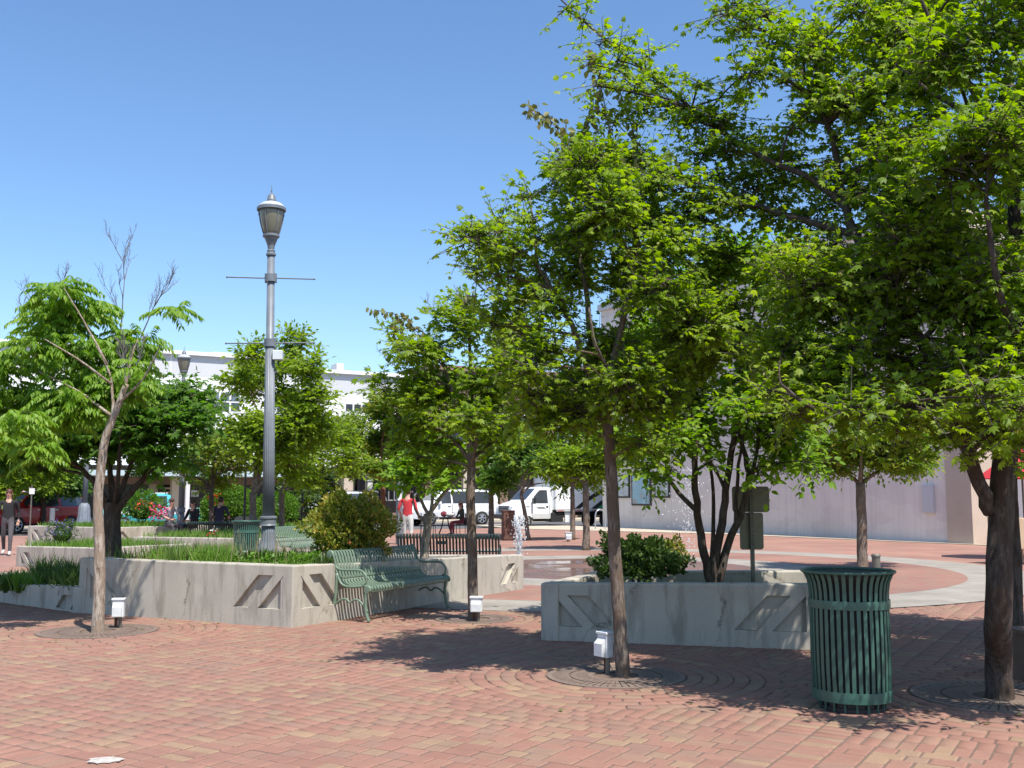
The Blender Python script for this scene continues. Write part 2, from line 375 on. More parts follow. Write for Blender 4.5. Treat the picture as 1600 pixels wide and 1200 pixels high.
M['leaf_bright'] = leaf_mat('bright_leaf', [(0.0, (0.106, 0.206, 0.015)), (0.5, (0.163, 0.294, 0.019)), (1.0, (0.275, 0.375, 0.037))], 0.42)
M['leaf_pinnate'] = leaf_mat('pinnate_leaf', [(0.0, (0.088, 0.188, 0.018)), (0.5, (0.144, 0.269, 0.022)), (0.9, (0.237, 0.338, 0.044)), (1.0, (0.350, 0.362, 0.125))], 0.4)
M['leaf_deep'] = leaf_mat('deep_green_leaf', [(0.0, (0.037, 0.090, 0.015)), (0.5, (0.073, 0.156, 0.019)), (1.0, (0.131, 0.219, 0.027))], 0.3)
M['leaf_autumn'] = leaf_mat('tinged_leaf', [(0.0, (0.081, 0.156, 0.019)), (0.55, (0.150, 0.237, 0.025)), (0.85, (0.250, 0.237, 0.037)), (1.0, (0.413, 0.150, 0.037))])
M['leaf_key'] = leaf_mat('winged_seed', [(0.0, (0.20, 0.24, 0.05)), (0.6, (0.30, 0.32, 0.10)), (1.0, (0.30, 0.20, 0.10))], 0.35)
M['leaf_vine'] = leaf_mat('bronze_leaf', [(0.0, (0.12, 0.15, 0.04)), (0.5, (0.19, 0.20, 0.06)), (1.0, (0.24, 0.17, 0.08))], 0.3)
M['leaf_barberry'] = leaf_mat('red_tipped_leaf', [(0.0, (0.09, 0.13, 0.018)), (0.45, (0.19, 0.235, 0.03)), (0.70, (0.31, 0.26, 0.045)), (0.9, (0.36, 0.11, 0.04)), (1.0, (0.30, 0.07, 0.03))], 0.3)
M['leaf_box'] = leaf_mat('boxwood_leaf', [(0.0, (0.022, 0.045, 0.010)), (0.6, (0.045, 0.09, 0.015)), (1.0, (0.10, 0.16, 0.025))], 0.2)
M['leaf_round'] = leaf_mat('clipped_leaf', [(0.0, (0.06, 0.14, 0.012)), (0.6, (0.095, 0.20, 0.015)), (1.0, (0.14, 0.24, 0.02))], 0.25)
M['grass'] = leaf_mat('grass_blade', [(0.0, (0.075, 0.16, 0.018)), (0.5, (0.125, 0.235, 0.03)), (0.9, (0.19, 0.29, 0.06)), (1.0, (0.32, 0.36, 0.16))], 0.35)
M['daylily'] = leaf_mat('strap_leaf', [(0.0, (0.03, 0.06, 0.014)), (0.6, (0.06, 0.11, 0.022)), (1.0, (0.11, 0.17, 0.04))], 0.3)
def petal(name, c): return simple(name, c, tuple(k * .8 for k in c), 30, 0.6)
M['p_pink'] = petal('magenta_petal', (0.50, 0.035, 0.13)); M['p_orange'] = petal('orange_petal', (0.75, 0.10, 0.03)); M['p_purple'] = petal('violet_petal', (0.09, 0.07, 0.22)); M['p_white'] = petal('white_petal', (0.7, 0.7, 0.65)); M['p_red'] = petal('red_petal', (0.5, 0.03, 0.03)); M['p_yellow'] = petal('yellow_petal', (0.7, 0.55, 0.05))

# ---------------------------------------------------------------- ground: plaza, rings, street
UA = Vector((0.857, -0.515)); VA = Vector((0.515, 0.857)); BROT = math.atan2(UA.y, UA.x)
SA = Vector((0.882, 0.471)); NA = Vector((-0.471, 0.882)); K0 = Vector((-20.1, 41.3)); SROT = math.atan2(SA.y, SA.x)
def uv2(u, v): p = UA * u + VA * v; return p
def st(s, n, z=0.0): p = K0 + SA * s + NA * n; return Vector((p.x, p.y, z))
FC = Vector((2.0, 22.6))           # centre of the fountain rings
GRATES = {'t1': (G(153, 986), 0.66), 't5': (G(741, 967), 0.5), 't7': (G(962, 1056), 0.60), 't10': (G(1563, 1088), 0.66)}

plaza = MB()
a, b_, c_, d_ = st(-160, 0), st(160, 0), Vector((160, -60, 0)), Vector((-160, -60, 0))
plaza.add([(p.x, p.y, -0.0055) for p in (d_, c_, b_, a)], [(0, 1, 2, 3)])
plaza_o = tag(plaza.build('plaza_ground', M['sand']), 'red brick plaza ground with sandy joints', None, None, 'structure')
def sheet(name, poly, z, mat, label, parent=None):
    mb = MB(); mb.add([(p[0], p[1], z) for p in poly], [tuple(range(len(poly)))])
    return tag(mb.build(name, mat, parent), label, None, None, 'structure')
BRICK_FAR = 15.2                    # beyond this the bricks are too small to tell apart
M['farbrick'] = far_brick('distant_brick_paving', BROT)
M['fountainbrick'] = far_brick('wet_dark_brick', 0.3, 0.55, wet=True)
M['ringbrick'] = far_brick('ring_brick', 0.9, 0.9)
poly = [(-68.0, BRICK_FAR), (140, BRICK_FAR), tuple(st(160, -0.2))[:2], tuple(st(-54.8, -0.2))[:2]]
sheet('brick_paving', poly, -0.004, M['farbrick'], 'distant brick paving of the plaza')
def ring_sheet(name, r0, r1, z, mat, label, n=96):
    mb = MB(); P = []; Fs = []
    for i in range(n):
        q = 2 * PI * i / n
        P += [(FC.x + r0 * math.cos(q), FC.y + r0 * math.sin(q), z), (FC.x + r1 * math.cos(q), FC.y + r1 * math.sin(q), z)]
    for i in range(n):
        j = (i + 1) % n; Fs.append((2 * i, 2 * i + 1, 2 * j + 1, 2 * j))
    mb.add(P, Fs); return tag(mb.build(name, mat), label, None, None, 'structure')
ring_sheet('fountain_floor', 0.02, 3.3, 0.012, M['fountainbrick'], 'wet dark red brick floor of the splash fountain')
ring_sheet('concrete_ring', 3.3, 4.7, 0.010, M['paleconcrete'], 'inner pale concrete ring around the splash fountain')
ring_sheet('brick_ring', 4.7, 7.25, 0.011, M['ringbrick'], 'brick ring between the pale concrete rings')
ring_sheet('concrete_ring', 7.25, 8.7, 0.009, M['paleconcrete'], 'outer pale concrete ring of the plaza')

# bricks, one by one near the camera
def in_frame(x, y, margin):
    return abs(x) < 0.5 * y + margin
bq = []          # (4 corners ccw, key, centre)
GAP = 0.0055
def add_field():
    PAN, BAND = 3.22, 0.46
    u0, v0 = -5.34, 3.62           # a band corner
    rng = random.Random(3)
    def emit(u, v, du, dv):
        c = uv2(u + du / 2, v + dv / 2)
        if not (4.6 < c.y < BRICK_FAR + .25 and in_frame(c.x, c.y, 1.6)): return
        if (c - FC).length < 8.65: return
        for k, (g, r) in GRATES.items():
            if (c - Vector(g[:2])).length < r + 0.74: return
        bq.append(('f', u, v, du, dv, c))
    for i in range(-6, 9):
        for j in range(-2, 7):
            pu, pv = u0 + i * PAN, v0 + j * PAN
            ctr = uv2(pu + PAN / 2, pv + PAN / 2)
            if ctr.y < 1 or ctr.y > BRICK_FAR + 3 or abs(ctr.x) > 0.5 * ctr.y + 5: continue
            # bands: two soldier courses along v on the low-u side, and along u on the low-v side
            for k in range(2):
                n = 31; w = PAN / n
                for q in range(n):
                    emit(pu + k * BAND / 2, pv + q * w, BAND / 2, w)
            n = 26; w = (PAN - BAND) / n
            for k in range(2):
                for q in range(n):
                    emit(pu + BAND + q * w, pv + k * BAND / 2, w, BAND / 2)
            # ashlar field of three lengths
            rows = 20; hgt = (PAN - BAND) / rows
            for r in range(rows):
                L = 0.0; tot = PAN - BAND; units = 40; un = tot / units; p = 0
                first = rng.choice((1, 2, 3))
                while p < units:
                    k = first if p == 0 else rng.choice((2, 2, 2, 3, 3))
                    k = min(k, units - p)
                    if units - p - k == 1: k += 1
                    emit(pu + BAND + p * un, pv + BAND + r * hgt, k * un, hgt); p += k
add_field()
bq.sort(key=lambda t: (0 if abs(t[5].x) < 0.5 * t[5].y + 0.02 and t[5].y > 5.75 else 1, t[5].length))
near = bq[:300]; rest = bq[300:]
bmesh_cache = {}
def brick_shape(P, h=0.03, ch=0.010, dz=0.0055):
    # P: 4 corners ccw at the top; returns verts, quads
    c = sum((Vector(p) for p in P), Vector((0, 0, 0))) / 4
    top = []; 
    for p in P:
        d = (c - Vector(p)); L = d.length; top.append(Vector(p) + d * (ch * 1.4 / max(L, .01)))
    v = [tuple(t) for t in top] + [(p[0], p[1], p[2] - dz) for p in P] + [(p[0], p[1], p[2] - h) for p in P]
    f = [(0, 1, 2, 3)] + [(4 + i, 4 + (i + 1) % 4, (i + 1) % 4, i) for i in range(4)] + [(8 + i, 8 + (i + 1) % 4, 4 + (i + 1) % 4, 4 + i) for i in range(4)]
    return v, f
for (_, u, v, du, dv, c) in near:
    key = (round(du, 3), round(dv, 3))
    if key not in bmesh_cache:
        x, y = du / 2 - GAP, dv / 2 - GAP
        vv, ff = brick_shape([(-x, -y, 0), (x, -y, 0), (x, y, 0), (-x, y, 0)])
        me = bpy.data.meshes.new('brick'); me.from_pydata(vv, [], ff); me.materials.append(M['brick_o']); bmesh_cache[key] = me
    o = share('brick', bmesh_cache[key], plaza_o, (c.x, c.y, random.uniform(-.0022, .0022)), (random.uniform(-.006, .006), random.uniform(-.006, .006), BROT))
AV, AF = [], []
def put(P):
    vv, ff = brick_shape(P); b0 = len(AV); AV.extend(vv); AF.extend([tuple(i + b0 for i in f) for f in ff])
for (_, u, v, du, dv, c) in rest:
    z = random.uniform(-.0022, .0022)
    P = [uv2(u + GAP, v + GAP), uv2(u + du - GAP, v + GAP), uv2(u + du - GAP, v + dv - GAP), uv2(u + GAP, v + dv - GAP)]
    put([(p.x, p.y, z + random.uniform(-.001, .001)) for p in P])
for k, (g, r) in GRATES.items():     # rings of wedge bricks round each tree grate
    r0 = r + 0.02; ri = 0
    while r0 < r + 0.80:
        r1 = r0 + 0.13; n = int(2 * PI * (r0 + .06) / 0.225); off = 0.5 * (ri % 2)
        for q in range(n):
            a0 = 2 * PI * (q + off) / n; a1 = 2 * PI * (q + 1 + off) / n; ga = GAP / (r0 + .06)
            a0 += ga; a1 -= ga
            z = 0.004 + random.uniform(-.002, .002)
            put([(g.x + rr * math.cos(aa), g.y + rr * math.sin(aa), z) for rr, aa in ((r0 + GAP, a0), (r1 - GAP, a0), (r1 - GAP, a1), (r0 + GAP, a1))])
        r0 = r1; ri += 1
me = np_mesh('bricks', np.array(AV), np.array(AF)); tag(link_mesh('brick_field', me, M['brick_i'], plaza_o), 'brick pavers farther off, laid in panels, bands and rings', None, None, 'stuff')

# street, kerb, far pavement
sheet('street', [tuple(st(-160, 0))[:2], tuple(st(160, 0))[:2], tuple(st(160, 14))[:2], tuple(st(-160, 14))[:2]], -0.10, M['asphalt'], 'grey asphalt street behind the plaza')
mb = MB()
mb.add([st(-160, -0.25, 0.01), st(160, -0.25, 0.01), st(160, 0.02, 0.01), st(-160, 0.02, 0.01), st(-160, 0.02, -0.11), st(160, 0.02, -0.11)], [(0, 1, 2, 3), (3, 2, 5, 4)])
tag(mb.build('kerb', M['paleconcrete']), 'pale concrete kerb along the near side of the street', None, None, 'structure')
mb = MB(); mb.prism([tuple(st(-160, 14))[:2], tuple(st(160, 14))[:2], tuple(st(160, 60))[:2], tuple(st(-160, 60))[:2]], -0.2, 0.03)
tag(mb.build('far_pavement', M['sidewalk']), 'far pavement in front of the shops', None, None, 'structure')
gr = MB(); gr.add([(-2500, -1500, -0.25), (2500, -1500, -0.25), (2500, 2500, -0.25), (-2500, 2500, -0.25)], [(0, 1, 2, 3)])
tag(gr.build('ground', M['sidewalk']), 'open ground reaching the horizon', None, None, 'structure')
for k in range(-4, 5):               # parking and crossing stripes
    mb = MB(); s0 = k * 6.4 + 12
    mb.add([st(s0, 0.25, -0.094), st(s0 + .12, 0.25, -0.094), st(s0 + .12, 2.4, -0.094), st(s0, 2.4, -0.094)], [(0, 1, 2, 3)])
    tag(mb.build('parking_line', M['frame_white']), 'white parking line painted on the street by the kerb', None, None, 'structure')
for i, (x0, y0, w) in enumerate([(92, 829, .9)]):
    p = G(x0, y0); mb = MB(); mb.box((p.x + .9, p.y, 0.03), (1.5, .8, 0.06), 0.2)
    tag(mb.build('curb_ramp', M['paleconcrete'], bevel=.02), 'small white painted curb stop near the street corner', None, None, 'structure')
# sidewalk strip beside the big pale wall
W0 = G(942, 823); WDIR = Vector((-NA.x, -NA.y, 0)); WN = Vector((-SA.x, -SA.y, 0))
def wl(t, n=0.0, z=0.0): return W0 + WDIR * t + WN * n + Vector((0, 0, z))
sheet('sidewalk', [tuple(wl(t, n))[:2] for t, n in ((-6, 0), (-6, 4.6), (1, 5.6), (11, 1.6), (22, .45), (40, .45), (40, 0))], 0.012, M['sidewalk'], 'sunlit beige sidewalk at the foot of the long pale wall')
# broken white patch among the bricks
mb = MB(); pc = G(164, 1189); n = 18
mb.add([(pc.x + (.10 + .02 * math.sin(5 * k) * math.cos(3.1 * k)) * math.cos(2 * PI * k / n), pc.y + (.075 + .012 * math.sin(3 * k + 1)) * math.sin(2 * PI * k / n), 0.0066) for k in range(n)], [tuple(range(n))])
tag(mb.build('mortar_patch', simple('white_mortar', (0.52, 0.50, 0.46), (0.30, 0.26, 0.22), 26, 0.9)), 'white broken mortar patch in the brick paving, bottom left', 'mortar patch')

# ---------------------------------------------------------------- planters
def cut_with(obj, cutters):
    for cme in cutters:
        co = bpy.data.objects.new('cut', cme); COL.objects.link(co); co.matrix_world = obj.matrix_world
        md = obj.modifiers.new('b', 'BOOLEAN'); md.operation = 'DIFFERENCE'; md.object = co; md.solver = 'EXACT'
        dg = bpy.context.evaluated_depsgraph_get(); dg.update()
        nm = bpy.data.meshes.new_from_object(obj.evaluated_get(dg))
        obj.modifiers.remove(md); old = obj.data; obj.data = nm; bpy.data.meshes.remove(old)
        bpy.data.objects.remove(co); bpy.data.meshes.remove(cme)
def wall(parent, p0, p1, h0, h1, th=0.2, recess='both', dark=None, out=None, depth=0.055):
    """planter wall from p0 to p1, outer face on the right-hand side seen along p0->p1"""
    p0, p1 = Vector(p0[:2]), Vector(p1[:2]); L = (p1 - p0).length; d = (p1 - p0) / L
    nrm = Vector((d.y, -d.x))                    # outward
    o = MB()
    nseg = 1
    pts = []
    for s, h in ((0, h0), (L, h1)):
        pts += [(s, 0, -0.1), (s, 0, h), (s, th, h), (s, th, -0.1)]
    o.add(pts, [(0, 1, 2, 3), (7, 6, 5, 4), (0, 4, 5, 1), (1, 5, 6, 2), (2, 6, 7, 3), (3, 7, 4, 0)])
    w = o.build('wall', M['concrete'], None, bevel=0.018)
    rz = math.atan2(d.y, d.x)
    cuts = []
    def grp(end):
        H = h0 if end == 0 else h1
        zt, zb = H - 0.125, H - 0.125 - 0.40 * H / 0.73
        s0, a, pw, wd = 0.145, 0.15, 0.235, 0.38 * H / .73
        tri = [(s0, zt), (s0, zb), (s0 + wd, zb)]
        par = [(s0 + a, zt), (s0 + a + pw, zt), (s0 + a + pw + wd, zb), (s0 + a + wd, zb)]
        for pl in (tri, par):
            if end == 1: pl = [(L - q[0], q[1]) for q in pl]
            mb = MB(); mb.side(pl, -0.05, depth); me = mb.mesh('c')
            bm = bmesh.new(); bm.from_mesh(me); bmesh.ops.recalc_face_normals(bm, faces=bm.faces); bm.to_mesh(me); bm.free()
            cuts.append(me)
    if recess in ('both', 'start'): grp(0)
    if recess in ('both', 'end'): grp(1)
    cut_with(w, cuts)
    w.parent = parent; w.location = (p0.x, p0.y, 0); w.rotation_euler = (0, 0, rz)
    return w
SOIL = {}
def planter(name, label, corners, heights, soil_z, recs, group=None, th=0.2):
    root = tag(empty(name, (0, 0, 0)), label, 'planter', group)
    n = len(corners)
    for i in range(n):
        a, b = corners[i], corners[(i + 1) % n]
        wall(root, a, b, heights[i], heights[(i + 1) % n], th, recs[i])
    cx = sum(c[0] for c in corners) / n; cy = sum(c[1] for c in corners) / n
    ins = []
    for i in range(n):                      # push each side in by 12 cm
        p, a, b = Vector(corners[i - 1]), Vector(corners[i]), Vector(corners[(i + 1) % n])
        d1, d2 = (a - p).normalized(), (b - a).normalized(); n1, n2 = Vector((-d1.y, d1.x)), Vector((-d2.y, d2.x))
        bis = (n1 + n2).normalized(); ins.append(a + bis * (.12 / max(.35, bis.dot(n1))))
    A = np.array([[c[0], c[1], 1.0] for c in corners]); hz = np.array([soil_z if soil_z else h - .07 for h in heights])
    co = np.linalg.lstsq(A, hz, rcond=None)[0]
    SOIL[label] = co
    mb = MB(); P = [(q.x, q.y, -.05) for q in ins] + [(q.x, q.y, co[0] * q.x + co[1] * q.y + co[2]) for q in ins]
    mb.add(P, [tuple(range(n, 2 * n))] + [(i, (i + 1) % n, n + (i + 1) % n, n + i) for i in range(n)])
    mb.build('soil', M['soil'], root); return co
# P1: big left planter; corners run anticlockwise seen from above
P1 = [(-5.85, 14.03), (-2.62, 12.42), (0.2, 17.5), (-2.7, 18.9), (-4.6, 17.3)]
S1 = planter('planter', 'large concrete planter around the tall lamp post, behind the green bench', P1, [.73, .73, .58, .5, .6], None, ['both', 'both', None, None, None])
# low planter at the far left, joined at the corner
P0 = [(-9.5, 16.6), (-7.75, 15.55), (-5.75, 13.95), (-4.9, 15.6), (-8.2, 18.2)]
S0 = planter('planter', 'low concrete planter at the left edge with strap-leaved plants', P0, [.27, .27, .34, .34, .27], 0.2, [None, 'end', None, None, None])
# P2 and P3 in the left middle distance
P2 = [(-9.6, 26.0), (-5.55, 24.6), (-3.6, 28.2), (-7.4, 30.4)]
S2 = planter('planter', 'concrete planter behind the far green litter bin, with grass and flowers', P2, [.55, .55, .55, .55], .47, ['both', 'both', None, None])
P3 = [(-11.1, 23.2), (-8.5, 21.3), (-7.2, 23.3), (-9.7, 25.3)]
S3 = planter('planter', 'concrete planter behind the multi-stemmed dark maple, half in shade', P3, [.45, .5, .5, .45], .38, ['start', None, None, None])
P4 = [(-15.6, 33.3), (-12.2, 31.2), (-9.8, 34.5), (-13, 37)]
planter('planter', 'far concrete planter with rose bushes in front of the turquoise pickup', P4, [.62, .62, .62, .62], .55, ['both', 'both', None, None])
P5 = [(-10.2, 34.0), (-6.6, 32.4), (-5, 36), (-8.4, 37.5)]
planter('planter', 'far concrete planter with the clipped round shrub', P5, [.6, .6, .6, .6], .52, ['both', 'both', None, None])
# right planter
P6 = [tuple(G(845, 1000))[:2], tuple(G(1285, 1016))[:2], (4.1, 11.7), (4.5, 13.3), (1.1, 13.3)]
planter('planter', 'dappled concrete planter with the dark bush and multi-stemmed tree, beside the litter bin', P6, [.61, .66, .66, .62, .61], .42, ['both', None, None, None, None])

# ---------------------------------------------------------------- buildings
# far white building, facade along the street at n = 18
bw = empty('white_building', st(0, 18)); bw.rotation_euler = (0, 0, SROT)
tag(bw, 'two-storey white stucco building with grey parapet band across the street', 'building')
FN = 18.0
def fx(px, n=FN):                   # s coordinate on the facade seen at photo column px
    k = (px - 800) / F
    b0 = K0 + NA * n
    return (k * b0.y - b0.x) / (SA.x - k * SA.y)
def fz(px, py, n=FN):
    p = st(fx(px, n), n); return CAM_H + ray(px, py).z / ray(px, py).y * p.y
def fbox(mb, s0, s1, y0, y1, z0, z1): mb.box(((s0 + s1) / 2, (y0 + y1) / 2, (z0 + z1) / 2), (abs(s1 - s0), abs(y1 - y0), abs(z1 - z0)))
sL, sM, sR = fx(-260), fx(470), fx(640)
zl, zr = 10.35, 9.75
for (s0, s1, zt) in ((sL, sM, zl), (sM + .003, sR, zr)):
    mb = MB(); fbox(mb, s0, s1, 0, 14, 3.4, zt - 1.55); mb.build('wall', M['white_stucco'], bw)
    mb = MB(); fbox(mb, s0, s1, 0.02, 13.9, zt - 1.55, zt - .22); mb.build('parapet', M['grey_band'], bw)
    mb = MB(); fbox(mb, s0 - .1, s1 + .1, -0.22, 14, zt - .22, zt); mb.build('coping', M['coping'], bw)
    for k in range(1, int((s1 - s0) / 4.2)):
        mb = MB(); fbox(mb, s0 + k * 4.2 - .02, s0 + k * 4.2 + .02, 0.008, 0.03, zt - 1.5, zt - .23); mb.build('panel_joint', M['white_stucco'], bw)
mb = MB(); fbox(mb, sL, sR, 2.2, 14, 0.03, 3.4); mb.build('ground_floor', M['beige'], bw)
for px0, px1, py0, py1, cols, rows in ((325, 374, 611, 642, 3, 2), (430, 470, 615, 645, 3, 2), (538, 577, 630, 643, 3, 1), (605, 618, 646, 670, 2, 1), (200, 250, 608, 640, 3, 2), (80, 130, 604, 638, 3, 2), (-40, 10, 600, 636, 3, 2)):
    s0, s1 = fx(px0), fx(px1); z1, z0 = fz(px0, py0), fz(px0, py1)
    w = MB(); fbox(w, s0, s1, -0.02, 0.05, z0, z1); wo = w.build('window', M['frame_white'], bw)
    cw, ch = (s1 - s0) / cols, (z1 - z0) / rows
    for i in range(cols):
        for j in range(rows):
            pn = MB(); fbox(pn, s0 + i * cw + .06, s0 + (i + 1) * cw - .06, -0.035, 0.0, z0 + j * ch + .05, z0 + (j + 1) * ch - .05); pn.build('pane', M['winglass' if j else 'glass'], wo)
# canopy and shop fronts
mb = MB(); fbox(mb, fx(20), fx(500), -2.0, 2.1, 2.75, 3.05); mb.build('canopy', M['awning'], bw)
mb = MB(); fbox(mb, fx(60), fx(520), 1.9, 2.19, 2.3, 2.745); mb.build('fascia', M['brown_band'], bw)
for px in (60, 116, 280, 455, 545):
    mb = MB(); s0 = fx(px); fbox(mb, s0 - .35, s0 + .35, -.2, .5, .03, 2.74); mb.build('pillar', M['beige'], bw)
def shop(px0, px1, mat, lattice=False, blinds=False):
    s0, s1 = fx(px0, FN + 2.1), fx(px1, FN + 2.1)
    w = MB(); fbox(w, s0, s1, 2.1, 2.21, .35, 2.28); wo = w.build('shop_window', mat, bw)
    if lattice:
        k = int((s1 - s0) / .42)
        mb = MB()
        for i in range(k):
            for sg in (1, -1):
                a = s0 + (i + (0 if sg > 0 else 1)) * .42; b = a + sg * .42
                for z in range(4):
                    mb.tube([(a, 2.085, .42 + z * .46), (b, 2.085, .88 + z * .46)], .012, 4)
        mb.build('lattice', M['post_steel'], wo)
    if blinds:
        for z in range(6):
            mb = MB(); fbox(mb, s0 + .1, s1 - .1, 2.06, 2.098, .7 + z * .26, .82 + z * .26); mb.build('slat', M['beige'], wo)
    return wo
shop(250, 276, M['darkstore'], blinds=True); shop(300, 395, M['darkstore'], lattice=True); shop(120, 235, M['darkstore']); shop(400, 450, M['darkstore']); shop(470, 540, M['darkstore'])
sgn = MB(); s0 = fx(304, FN + 2.05); fbox(sgn, s0 - .1, s0 + .35, 2.03, 2.06, 1.55, 1.95); so = sgn.build('window_sign', M['frame_white'], bw)
mb = MB(); fbox(mb, s0 - .03, s0 + .28, 2.022, 2.028, 1.68, 1.82); mb.build('print', M['lamp_grey'], so)
# gallery shop (dark) to the right of it
gb = empty('gallery_shop', st(0, 17.4)); gb.rotation_euler = (0, 0, SROT); tag(gb, 'dark glass shop front lettered GALLERY beside the white building', 'shop')
gs0, gs1 = fx(562, 17.4), fx(662, 17.4)
mb = MB(); fbox(mb, gs0, gs1, .1, 10, .5, 3.6); mb.build('shop_window', M['darkstore'], gb)
mb = MB(); fbox(mb, gs0, gs1, .05, 10, .03, .5); mb.build('stall_riser', M['brownwall'], gb)
mb = MB(); fbox(mb, gs0 - .2, gs1, -1.2, 10, 3.6, 3.95); mb.build('canopy', M['brown_band'], gb)
for k in range(4):
    mb = MB(); s_ = gs0 + (gs1 - gs0) * k / 3; fbox(mb, s_ - .05, s_ + .05, .04, .16, .5, 3.6); mb.build('mullion', M['frame_black'], gb)
tc = bpy.data.curves.new('t', 'FONT'); tc.body = 'GALLERY'; tc.size = 0.95; tc.extrude = 0.01
to = bpy.data.objects.new('t', tc); COL.objects.link(to); dg = bpy.context.evaluated_depsgraph_get(); dg.update()
tm = bpy.data.meshes.new_from_object(to.evaluated_get(dg)); bpy.data.objects.remove(to)
lo = link_mesh('lettering', tm, M['lettering'], gb); lo.location = (fx(581, 17.4), 0.085, fz(590, 783, 17.4) + .02); lo.rotation_euler = (PI / 2, 0, 0); lo.scale = (.86, 1, 1)
# brown building continuing behind the trees, with dark ground floor
bb = empty('brown_building', st(0, 18)); bb.rotation_euler = (0, 0, SROT); tag(bb, 'brown masonry building behind the white vehicles, mostly hidden by trees', 'building')
b0, b1 = fx(664), fx(1010)
mb = MB(); fbox(mb, b0, b1, 0, 14, 3.5, 10.2); mb.build('wall', M['brownwall'], bb)
mb = MB(); fbox(mb, b0, b1, -.25, 14, 10.2, 10.55); mb.build('cornice', M['brown_band'], bb)
mb = MB(); fbox(mb, b0, b1, .3, 14, .03, 3.5); mb.build('shop_window', M['darkstore'], bb)
for k in range(7):
    s_ = b0 + (b1 - b0) * (k + .1) / 6.4
    mb = MB(); fbox(mb, s_ - .3, s_ + .3, -.1, .5, .03, 3.49); mb.build('pillar', M['beige' if k % 2 else 'brownwall'], bb)
    mb = MB(); fbox(mb, s_ + 1.2, s_ + 2.8, -.04, .3, 5.2, 7.4); wo = mb.build('window', M['frame_white'], bb)
    mb = MB(); fbox(mb, s_ + 1.3, s_ + 2.7, -.06, .2, 5.3, 7.3); mb.build('pane', M['glass'], wo)
# left background block
lb = empty('grey_building', st(-34, 22)); lb.rotation_euler = (0, 0, SROT); tag(lb, 'pale building far off at the left edge, behind the red vehicles', 'building')
mb = MB(); fbox(mb, -22, 4, 0, 12, 0.02, 6.5); mb.build('wall', M['white_stucco'], lb)
for k in range(5):
    mb = MB(); fbox(mb, -20 + k * 4.6, -17.4 + k * 4.6, -.05, .2, .6, 3.0); mb.build('shop_window', M['glass'], lb)
# the long pale wall on the right
rb = tag(empty('pale_building', W0), 'tall pale stucco building with a blank side wall on the right', 'building')
def rbox(mb, t0, t1, n0, n1, z0, z1):     # t along the wall, n into the plaza
    P = [wl(t, n, z) - W0 for t in (t0, t1) for n in (n0, n1) for z in (z0, z1)]
    mb.add(P, [(0, 1, 3, 2), (4, 6, 7, 5), (0, 4, 5, 1), (2, 3, 7, 6), (0, 2, 6, 4), (1, 5, 7, 3)]); return mb
WT = 21.3
rbox(MB(), 0, WT, -16, 0, 0.0, 11.3).build('wall', M['pinkwall'], rb)
rbox(MB(), -.1, WT + .1, -16, .15, 11.3, 11.65).build('coping', M['grey_band'], rb)
rbox(MB(), WT + .003, WT + 1.0, -15, .14, 0.0, 11.29).build('pilaster', M['beige'], rb)
rbox(MB(), WT + 1.003, WT + 12, -14, -1.2, 0.0, 9).build('side_wing', M['white_stucco'], rb)
rbox(MB(), WT - 1.0, WT - .55, .003, .12, 1.0, 1.95).build('meter_box', M['grey_band'], rb)
# posters in frames on the wall
M['art1'] = None
def art_mat(name, stops, scale):
    m, nt, b = new_mat(name); n = noise(nt, scale, 6, rough=.7); r = ramp(nt, n.outputs[0], stops); nt.links.new(r.outputs[0], b.inputs['Base Color']); b.inputs['Roughness'].default_value = .3; return m
arts = [art_mat('poster_print_grey', [(.3, (.12, .16, .2)), (.5, (.45, .5, .5)), (.7, (.6, .6, .58))], 1.4),
        art_mat('poster_print_blue', [(.32, (.42, .22, .12)), (.45, (.22, .42, .50)), (.62, (.36, .5, .55)), (.75, (.7, .72, .7))], 1.1),
        art_mat('poster_print_green', [(.3, (.16, .2, .17)), (.5, (.34, .42, .4)), (.7, (.5, .52, .48))], 2.2)]
def wt_px(px):
    k = (px - 800) / F; return (k * W0.y - W0.x) / (WDIR.x - k * WDIR.y)
for i, (x0, x1, y0, y1, lab) in enumerate([(958, 984, 742, 778, 'leftmost framed poster on the pale wall'), (987, 1017, 740, 790, 'largest framed poster on the pale wall, blue and white'), (1023, 1046, 738, 778, 'small framed poster at the right of the three on the pale wall')]):
    t0, t1 = wt_px(x0), wt_px(x1); d = wl((t0 + t1) / 2).y
    z1, z0 = At(x0, y0, d).z, At(x0, y1, d).z
    r_ = tag(empty('framed_poster', wl(t0, .003)), lab, 'poster', 'framed posters on the pale wall')
    def pb(mb, a, b, n0, n1, z0_, z1_):
        P = [WDIR * t + WN * n + Vector((0, 0, z)) for t in (a, b) for n in (n0, n1) for z in (z0_, z1_)]
        mb.add(P, [(0, 1, 3, 2), (4, 6, 7, 5), (0, 4, 5, 1), (2, 3, 7, 6), (0, 2, 6, 4), (1, 5, 7, 3)]); return mb
    pb(MB(), 0, t1 - t0, .003, .06, z0, z1).build('frame', M['frame_black'], r_)
    pb(MB(), .1, t1 - t0 - .1, .02, .066, z0 + .09, z1 - .09).build('print', arts[i], r_)

